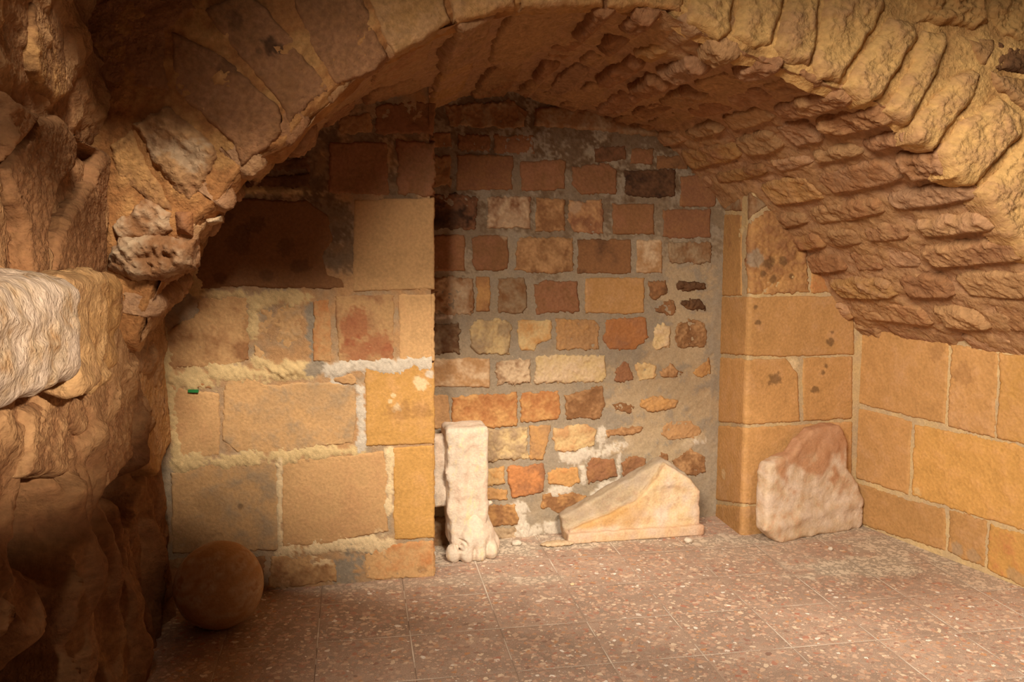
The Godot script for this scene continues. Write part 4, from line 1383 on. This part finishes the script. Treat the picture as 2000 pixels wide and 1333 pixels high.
func return_mesh() -> ArrayMesh:
	var pos := PackedVector3Array()
	var col := PackedColorArray()
	for j in 41:
		for i in 13:
			var v := j * 0.06
			var u := i * 0.04
			pos.append(Vector3(0.344 + 0.002 * n_mid.get_noise_2d(u, v), v, -4.024 - u))
			var c: Color = pal.ochre.lerp(pal.tan, 0.5 + n_mid.get_noise_2d(u, v))
			c.a = 1.0
			col.append(c)
	return sheet(12, 40, pos, col, PackedByteArray())

func arch_y(x: float) -> float:
	for k in vault_front.size() - 1:
		var a := vault_front[k]
		var b := vault_front[k + 1]
		if x >= a.x and x <= b.x:
			return lerpf(a.y, b.y, (x - a.x) / maxf(b.x - a.x, 1e-4))
	return 0.0

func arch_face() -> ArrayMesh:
	set_up_vault()
	var spots := binned(near("E", "m", Vector2(-5, -5), Vector2(5, 5)))
	var nx := 330
	var ny := 130
	var pos := PackedVector3Array()
	var col := PackedColorArray()
	for j in ny + 1:
		for i in nx + 1:
			var u := -1.0 + i * 4.3 / nx
			var foot := arch_y(clampf(u, vault_front[0].x + 0.001, 9.0)) if u < vault_front[vault_front.size() - 1].x else 0.0
			foot += 0.02 * n_mid.get_noise_2d(u, 4.0)
			var t := float(j) / ny
			var v := lerpf(foot - 0.03, 2.75, t)
			var a := n_mid.get_noise_3d(u, v, 8.0)
			var b := n_fine.get_noise_3d(u, v, 8.0)
			var g := n_low.get_noise_3d(u, v, 8.0)
			var d := v - foot
			var h := (a * 0.012 + b * 0.004 + g * 0.012) + (minf(d, 0.0) * 2.0 if d < 0.0 else 0.0) - 0.02 * smoothstep(0.03, 0.0, d)
			pos.append(place("E", u, v, h))
			var c: Color = pal.bandm.lerp(pal.yellow, clampf(smoothstep(0.2, 1.6, u) * 0.8 + a * 0.6, 0.0, 1.0)) * (1.0 + 0.15 * a + 0.12 * b)  # paler to the right, brightness put into the colour
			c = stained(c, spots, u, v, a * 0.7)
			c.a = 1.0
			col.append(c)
	return sheet(nx, ny, pos, col, PackedByteArray())

# ---------------------------------------------------------------- vault
func set_up_vault():
	if vault_front.size():
		return
	var rows := [
		["springing", -0.72, 1.22, -0.72, 1.32, -4.0], ["", -0.65, 1.42, -0.65, 1.50, -4.0], ["", -0.56, 1.588, -0.57, 1.65, -4.0], ["", -0.44, 1.69, -0.50, 1.75, -4.0], ["", -0.365, 1.80, -0.43, 1.85, -4.0],
		["", -0.215, 1.89, -0.25, 1.94, -4.0], ["", -0.07, 2.04, -0.09, 2.07, -4.0], ["", 0.12, 2.20, 0.06, 2.17, -4.0], ["", 0.33, 2.31, 0.347, 2.235, -4.0], ["", 0.57, 2.39, 0.60, 2.285, -4.4],
		["crown", 0.85, 2.42, 0.80, 2.29, -4.5], ["", 1.12, 2.39, 1.0, 2.24, -4.5], ["", 1.22, 2.335, 1.1, 2.235, -4.5], ["", 1.36, 2.27, 1.25, 2.21, -4.5], ["", 1.60, 2.20, 1.45, 2.17, -4.5],
		["", 1.80, 2.13, 1.62, 2.12, -4.45], ["", 2.0, 2.07, 1.78, 2.00, -4.35], ["", 2.2, 1.94, 1.97, 1.84, -4.35], ["", 2.39, 1.79, 2.16, 1.67, -4.35], ["", 2.55, 1.60, 2.335, 1.49, -4.35],
		["", 2.73, 1.40, 2.47, 1.31, -4.35], ["", 2.90, 1.20, 2.60, 1.16, -4.38], ["springing", 3.02, 1.06, 2.72, 1.065, -4.40], ["", 3.10, 1.03, 2.82, 1.03, -4.40]]
	var run := 0.0
	for k in rows.size():
		var r = rows[k]
		var f := Vector3(r[1], r[2], -3.15)
		var b := Vector3(r[3], r[4], r[5])
		b = f + (b - f) * (1.65 / (3.15 + r[5]) * -1.0)
		if k:
			run += f.distance_to(vault_front[k - 1])
		vault_front.append(f)
		vault_back.append(b)
		vault_at.append(run)

func vault_point(u: float, w: float) -> Vector3:
	u = clampf(u, 0.0, vault_at[vault_at.size() - 1] - 1e-4)
	var k := vault_at.bsearch(u)
	k = clampi(k - 1, 0, vault_at.size() - 2)
	var t := (u - vault_at[k]) / (vault_at[k + 1] - vault_at[k])
	return vault_front[k].lerp(vault_front[k + 1], t).lerp(vault_back[k].lerp(vault_back[k + 1], t), w / 1.65)

func on_vault(u: float, w: float, h: float) -> Vector3:
	var p := (vault_point(u - 0.05, w) + vault_point(u, w) * 2.0 + vault_point(u + 0.05, w)) / 4.0
	var n := (vault_point(u + 0.06, w) - vault_point(u - 0.06, w)).cross(vault_point(u, w + 0.2) - vault_point(u, w - 0.2)).normalized()
	if n.dot(Vector3(1.0, 0.9, p.z) - p) < 0.0:
		n = -n
	return p + n * h

func build_vault():
	set_up_vault()
	var r := base("ceiling")
	tag(r, "barrel vault of rough rubble stones over the recess", "ceiling", "structure")
	var length := vault_at[vault_at.size() - 1]
	var cell := 0.014
	var nx := int(length / cell)
	var ny := int(1.65 / cell)
	var pos := PackedVector3Array()
	var col := PackedColorArray()
	for j in ny + 1:
		for i in nx + 1:
			var u := i * cell
			var w := j * cell
			var a := n_mid.get_noise_3d(u, w, 30.0)
			var b := n_fine.get_noise_3d(u, w, 30.0)
			var g := n_low.get_noise_3d(u, w, 30.0)
			pos.append(on_vault(u, 1.65 - w, a * 0.016 + b * 0.004 + g * 0.02 + 0.004))
			var c: Color = pal.soffit.lerp(pal.tan, clampf(0.4 + a + g, 0.0, 1.0)) * (1.0 + 0.15 * b)
			c.a = 1.0
			col.append(c)
	var bed := lay("vault_bed", sheet(nx, ny, pos, col, PackedByteArray()), mat.rock, r)
	var u := 0.06
	var names := ["soffit", "tan", "tan", "tan", "clay", "clay", "soffit", "blush", "blush", "ochre", "tan", "soffit"]
	while u < length - 0.10:
		var crown := u > 0.9 and u < 1.9
		var wide := (0.22 + 0.12 * rng.randf()) if crown else (0.12 + 0.10 * rng.randf())
		var w := -0.02 - 0.12 * rng.randf()
		var first := true
		while w < 1.5:
			var long := (0.45 + 0.4 * rng.randf()) if crown else (0.2 + 0.32 * rng.randf())
			if first:
				w = -0.015
				first = false
			var gap := 0.012 + 0.012 * rng.randf()
			var poly := PackedVector2Array()
			var n := 10
			for k in n:
				var t := TAU * k / n
				var s := Vector2(signf(cos(t)) * pow(absf(cos(t)), 0.4), signf(sin(t)) * pow(absf(sin(t)), 0.4))
				poly.append(Vector2(u + wide / 2 + s.x * (wide / 2 - gap) * (0.86 + 0.2 * rng.randf()), w + long / 2 + s.y * (long / 2 - gap) * (0.9 + 0.14 * rng.randf())))
			var c1: Color = pal[names[rng.randi() % names.size()]]
			var c2: Color = pal[names[rng.randi() % 8]]
			var right := u > 1.9
			var proud := (0.010 + 0.036 * pow(rng.randf(), 1.3)) * (0.7 if crown else 1.0) * (1.1 - 0.35 * w)
			lay("rubble_stone", stone_mesh("K", poly, c1, c2, 0.4, proud, 1.4, 0.01, Vector2((0.16 if right else -0.12) * rng.randf(), 0.0), 0.006 if crown else 0.0), mat.rock, bed)
			w += long
		u += wide

# ---------------------------------------------------------------- left rock
func terrace(x: float, steps: float) -> float:
	var q := x * steps
	var f := floorf(q)
	return (f + smoothstep(0.0, 0.16, q - f) * 0.8 + (q - f) * 0.2) / steps

func rock_face() -> ArrayMesh:
	var cell := 0.013
	var nx := int(3.2 / cell)
	var ny := int(2.8 / cell)
	var pos := PackedVector3Array()
	var col := PackedColorArray()
	for j in ny + 1:
		for i in nx + 1:
			var u := 0.95 + i * cell
			var v := j * cell - 0.02
			var g := n_low.get_noise_3d(u * 0.6, v * 0.8, 60.0)
			var a := n_mid.get_noise_3d(u * 0.6, v * 0.7, 60.0)
			var b := n_fine.get_noise_3d(u, v, 60.0)
			var streak := n_mid.get_noise_3d(u * 0.55, v * 0.14, 70.0)
			var hole := n_low.get_noise_3d(u * 1.5, v * 1.1, 80.0)
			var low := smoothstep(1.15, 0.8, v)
			var keep := smoothstep(4.0, 3.3, u)
			var h := terrace(g * 0.10 + a * 0.03, 70.0) * (1.0 - low) + low * (streak * 0.11 + g * 0.06 + a * 0.022 - 0.20 * smoothstep(0.12, 0.42, hole))
			h = h * (0.45 + 0.55 * keep) + b * 0.003
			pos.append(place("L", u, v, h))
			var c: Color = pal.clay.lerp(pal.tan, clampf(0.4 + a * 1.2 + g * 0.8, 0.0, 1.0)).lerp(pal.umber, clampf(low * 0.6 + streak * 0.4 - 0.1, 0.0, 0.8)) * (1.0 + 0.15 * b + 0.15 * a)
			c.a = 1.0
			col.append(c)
	return sheet(nx, ny, pos, col, PackedByteArray())

func build_side_rock():
	var parent: Node = get_node("wall_left/rock_face")
	# weathered impost course that juts from the side wall: centre, half size, rounding
	for e in [["near", Vector3(-0.93, 1.372, -1.74), Vector3(0.29, 0.125, 0.57), 0.045, "marble", "pale"], ["split", Vector3(-0.95, 1.345, -2.43), Vector3(0.285, 0.150, 0.11), 0.035, "buff", "tan"],
			["split", Vector3(-0.96, 1.325, -2.66), Vector3(0.270, 0.165, 0.11), 0.035, "buff", "ochre"], ["flake", Vector3(-0.95, 1.315, -2.90), Vector3(0.225, 0.150, 0.12), 0.04, "ochre", "tan"],
			["flake", Vector3(-0.95, 1.265, -3.14), Vector3(0.195, 0.155, 0.11), 0.04, "tan", "clay"]]:
		var centre: Vector3 = e[1]
		var half: Vector3 = e[2]
		var r: float = e[3]
		var field := func(p: Vector3) -> float:
			return rounded_box(p - centre, half, r) + n_low.get_noise_3dv(p * Vector3(1.5, 1.5, 0.6)) * 0.035 + absf(n_mid.get_noise_3dv(p * Vector3(0.9, 0.9, 0.5))) * 0.028 + n_fine.get_noise_3dv(p * Vector3(0.8, 0.8, 0.5)) * 0.003
		var paint := func(p: Vector3, _n: Vector3) -> Color:
			return mottle(pal[e[4]], pal[e[5]], pal.tan, p, 0.3)
		var m := nets(field, paint, centre - half - Vector3.ONE * 0.06, centre + half + Vector3.ONE * 0.06, 0.012)
		lay("impost_block", m, mat.rock, parent)

# ---------------------------------------------------------------- loose fragments
func build_fragments():
	# stone ball
	var f := func(p: Vector3) -> float:
		return (p - Vector3(0, 0.176, 0)).length() - 0.176 + n_low.get_noise_3dv(p * 1.4 + Vector3(5, 0, 0)) * 0.005 + n_fine.get_noise_3d(p.x * 0.5, p.y * 1.2, p.z * 0.5) * 0.0015
	var paint := func(p: Vector3, _n: Vector3) -> Color:
		var band := n_mid.get_noise_3d(p.x * 0.8 + p.y * 1.5, p.y * 3.0 - p.x, p.z)
		return mottle(pal.tan, pal.pale, pal.clay, p + Vector3(3, 0, 0), 0.4 + band * 0.7)
	var ball := lay("stone_ball", nets(f, paint, Vector3(-0.19, -0.012, -0.19), Vector3(0.19, 0.364, 0.19), 0.009), mat.marble, self)
	ball.position = Vector3(-0.562, 0.0, -3.6455)
	tag(ball, "round brown stone ball on the floor in the shaded left corner", "ball")

	# carved table leg with a lion's paw
	var leg := base("carved_leg", Vector3(0.522, 0.0, -4.29))
	leg.rotation.y = 0.06
	tag(leg, "upright pale marble leg fragment with a carved paw foot against the brick-sized stones", "fragment")
	var leg_paint := func(p: Vector3, _n: Vector3) -> Color:
		return mottle(pal.marble, pal.white, pal.plaster, p * Vector3(1.6, 0.5, 1.0) + Vector3(6, 0, 0), 0.45)
	f = func(p: Vector3) -> float:
		var taper := 0.010 * smoothstep(0.30, 0.15, p.y)
		var d := rounded_box(p - Vector3(0.004, 0.365, 0.0), Vector3(0.104 - taper, 0.297, 0.085), 0.022)
		d += 0.009 * cos((p.x - 0.02) * 62.0 + 1.5 * n_low.get_noise_1d(p.y * 2.0)) * smoothstep(0.01, 0.07, p.z) * smoothstep(0.64, 0.56, p.y)
		d = smooth_min(d, (p - Vector3(0.118, 0.265, 0.04)).length() - 0.014, 0.02)
		return d + n_mid.get_noise_3dv(p + Vector3(2, 0, 0)) * 0.010 + n_fine.get_noise_3dv(p) * 0.003
	lay("shaft", nets(f, leg_paint, Vector3(-0.14, 0.04, -0.12), Vector3(0.16, 0.69, 0.12), 0.008), mat.marble, leg)
	f = func(p: Vector3) -> float:
		return rounded_box(p - Vector3(-0.112, 0.43, -0.03), Vector3(0.050, 0.18, 0.05), 0.02) + n_mid.get_noise_3dv(p + Vector3(1, 0, 0)) * 0.012 + n_fine.get_noise_3dv(p) * 0.003
	lay("side_strip", nets(f, leg_paint, Vector3(-0.19, 0.22, -0.10), Vector3(-0.05, 0.64, 0.05), 0.009), mat.marble, leg)
	f = func(p: Vector3) -> float:
		var d := (Vector3(p.x - 0.035, (p.y - 0.07) * 0.62, (p.z - 0.005) * 0.85)).length() - 0.112
		for k in 4:
			var c := Vector3(-0.070 + k * 0.064, 0.038, 0.098 - 0.014 * absf(k - 1.4))
			d = smooth_min(d, ((p - c) * Vector3(1.15, 0.9, 1.0)).length() - 0.046, 0.010)
			var cut := p.x - (-0.038 + k * 0.064)
			d += 0.016 * exp(-cut * cut / 0.00012) * smoothstep(0.12, 0.06, p.y) * smoothstep(0.03, 0.08, p.z)
		d = smooth_min(d, ((p - Vector3(0.135, 0.055, 0.03)) * Vector3(1.0, 0.7, 1.0)).length() - 0.034, 0.02)
		var coil := Vector2(p.x + 0.035, p.y - 0.085)
		d += 0.008 * smoothstep(0.045, 0.03, coil.length()) * cos(coil.length() * 260.0) * smoothstep(0.04, 0.08, p.z)
		d = maxf(d, -p.y)
		return d + n_mid.get_noise_3dv(p + Vector3(2, 0, 0)) * 0.008 + n_fine.get_noise_3dv(p) * 0.003
	lay("paw", nets(f, leg_paint, Vector3(-0.15, -0.012, -0.15), Vector3(0.20, 0.28, 0.17), 0.008), mat.marble, leg)

	# corner of a pediment
	var ped := base("pediment_fragment", Vector3(1.42, 0.0, -4.36))
	ped.rotation.y = 0.02
	tag(ped, "wedge-shaped pale marble pediment fragment with a hollow curved face lying on the floor", "fragment")
	var rear := shape([-0.375, 0.12, -0.20, 0.205, 0.185, 0.402, 0.225, 0.375, 0.30, 0.325, 0.37, 0.25, 0.378, 0.0, -0.355, 0.0])
	var fore := shape([-0.345, 0.06, -0.27, 0.095, -0.13, 0.138, 0.0, 0.195, 0.07, 0.25, 0.13, 0.325, 0.175, 0.392, 0.29, 0.318, 0.366, 0.24, 0.372, 0.0, -0.35, 0.0])
	var ped_paint := func(p: Vector3, _n: Vector3) -> Color:
		var c := mottle(pal.marble, pal.plaster, pal.rose, p + Vector3(0, 8, 0), 0.45)
		c = c.lerp(pal.gold, clampf(0.75 * smoothstep(0.2, -0.15, p.x) * smoothstep(0.05, 0.09, p.y) * smoothstep(-0.04, -0.01, p.z) + n_mid.get_noise_3dv(p) * 0.4, 0.0, 0.8))
		c = c.lerp(pal.greym, 0.75 * smoothstep(-0.03, -0.07, p.z))
		return c.lerp(pal.rose, 0.6 * smoothstep(0.33, 0.37, p.x) + 0.35 * smoothstep(0.07, 0.05, p.y))
	f = func(p: Vector3) -> float:
		var d := extruded(p, rear, -0.15, -0.06, 0.012)
		d = smooth_min(d, extruded(p, fore, -0.12, 0.0, 0.012), 0.006)
		var dish := Vector2((p.x - 0.19) / 0.15, (p.y - 0.19) / 0.10).length()
		d += 0.016 * smoothstep(1.0, 0.5, dish) * smoothstep(-0.05, 0.0, p.z) + 0.004 * cos(p.x * 150.0) * smoothstep(1.0, 0.6, dish) * smoothstep(-0.03, 0.0, p.z)
		d = maxf(d, -p.y)
		return d + n_mid.get_noise_3dv(p + Vector3(0, 4, 0)) * 0.009 + n_fine.get_noise_3dv(p) * 0.003
	lay("body", nets(f, ped_paint, Vector3(-0.41, -0.012, -0.18), Vector3(0.41, 0.43, 0.04), 0.0085), mat.marble, ped)
	f = func(p: Vector3) -> float:
		return maxf(rounded_box(p - Vector3(0.012, 0.026, -0.04), Vector3(0.372, 0.03, 0.066), 0.008) + n_mid.get_noise_3dv(p + Vector3(0, 2, 0)) * 0.008 + n_fine.get_noise_3dv(p) * 0.002, -p.y)
	lay("base_moulding", nets(f, ped_paint, Vector3(-0.39, -0.012, -0.13), Vector3(0.41, 0.08, 0.05), 0.0085), mat.marble, ped)

	# broken relief slab
	var out := shape([-0.31, 0.42, -0.16, 0.455, -0.09, 0.52, -0.015, 0.565, 0.10, 0.578, 0.175, 0.574, 0.235, 0.47, 0.232, 0.345, 0.29, 0.25, 0.325, 0.18, 0.335, 0.02, 0.30, 0.0, -0.245, 0.0, -0.28, 0.02, -0.345, 0.078, -0.335, 0.262])
	f = func(p: Vector3) -> float:
		var s := p + Vector3(0, 0, p.y * 0.07)
		var d := extruded(s, out, -0.09, 0.0, 0.022)
		d -= 0.012 * smoothstep(0.05, 0.0, absf(p.y - 0.12 - 0.1 * p.x)) * smoothstep(-0.04, 0.0, s.z)
		d = maxf(d, -p.y)
		return d + n_mid.get_noise_3dv(p + Vector3(0, 0, 6)) * 0.008 + n_low.get_noise_3dv(p * 2.0) * 0.012 + n_fine.get_noise_3dv(p) * 0.004
	paint = func(p: Vector3, _n: Vector3) -> Color:
		var c := mottle(pal.marble, pal.pale, pal.rose, p + Vector3(9, 0, 0), 0.5)
		var k := smoothstep(0.24, 0.40, p.y - 0.25 * absf(p.x - 0.08) + n_mid.get_noise_3dv(p) * 0.22)
		return c.lerp(pal.orange.lerp(pal.rose, 0.35), 0.85 * k)
	var slab := lay("relief_slab", nets(f, paint, Vector3(-0.39, -0.012, -0.16), Vector3(0.38, 0.62, 0.05), 0.009), mat.marble, self)
	slab.position = Vector3(2.385, 0.0, -4.22)
	slab.rotation.y = atan2(0.167, 0.627)
	tag(slab, "broken pale slab with an orange-stained top leaning in the right corner", "fragment")

	# small loose bits
	var bits := [
		["white_pebble", Vector3(1.679, 0, -4.245), Vector3(0.024, 0.016, 0.020), "white", "white pebble in front of the wedge-shaped fragment's right end", "pebble"],
		["white_pebble", Vector3(2.346, 0, -4.017), Vector3(0.012, 0.010, 0.011), "white", "small white pebble on the floor in front of the leaning slab", "pebble"],
		["white_chip", Vector3(0.468, 0, -3.895), Vector3(0.007, 0.005, 0.007), "white", "tiny white chip on the floor in front of the carved leg", "chip"],
		["white_chip", Vector3(0.954, 0, -3.808), Vector3(0.010, 0.006, 0.007), "plaster", "tiny cream chip on the open floor before the wedge fragment's thin end", "chip"],
		["plaster_lump", Vector3(0.80, 0, -4.37), Vector3(0.030, 0.014, 0.018), "white", "flat white plaster lump on the floor right of the carved leg", "lump"],
		["mortar_lump", Vector3(1.0, 0, -4.325), Vector3(0.085, 0.014, 0.03), "pale", "flat pale mortar lump at the wedge fragment's thin left end", "lump"]]
	for e in bits:
		var half: Vector3 = e[2]
		var tone: Color = pal[e[3]]
		f = func(p: Vector3) -> float:
			var q := (p - Vector3(0, half.y * 0.9, 0)) / half
			return (q.length() - 1.0 + n_low.get_noise_3dv(p * 30.0 + e[1] * 9.0) * 0.3) * half.y
		paint = func(p: Vector3, _n: Vector3) -> Color:
			return tone * (1.0 + 0.1 * n_fine.get_noise_3dv(p))
		var o := lay(e[0], nets(f, paint, -half * 1.4, half * 1.5 + Vector3(0, half.y, 0), half.y / 3.0), mat.marble, self)
		o.position = e[1]
		tag(o, e[4], e[5])
	var scrap := lay("plastic_scrap", BoxMesh.new(), mat.plastic, self)
	scrap.position = Vector3(-0.684, 0.922, -3.968)
	scrap.rotation.z = -0.06
	scrap.mesh.size = Vector3(0.042, 0.012, 0.016)
	tag(scrap, "small green plastic scrap stuck in a pale mortar joint of the rear wall", "scrap")
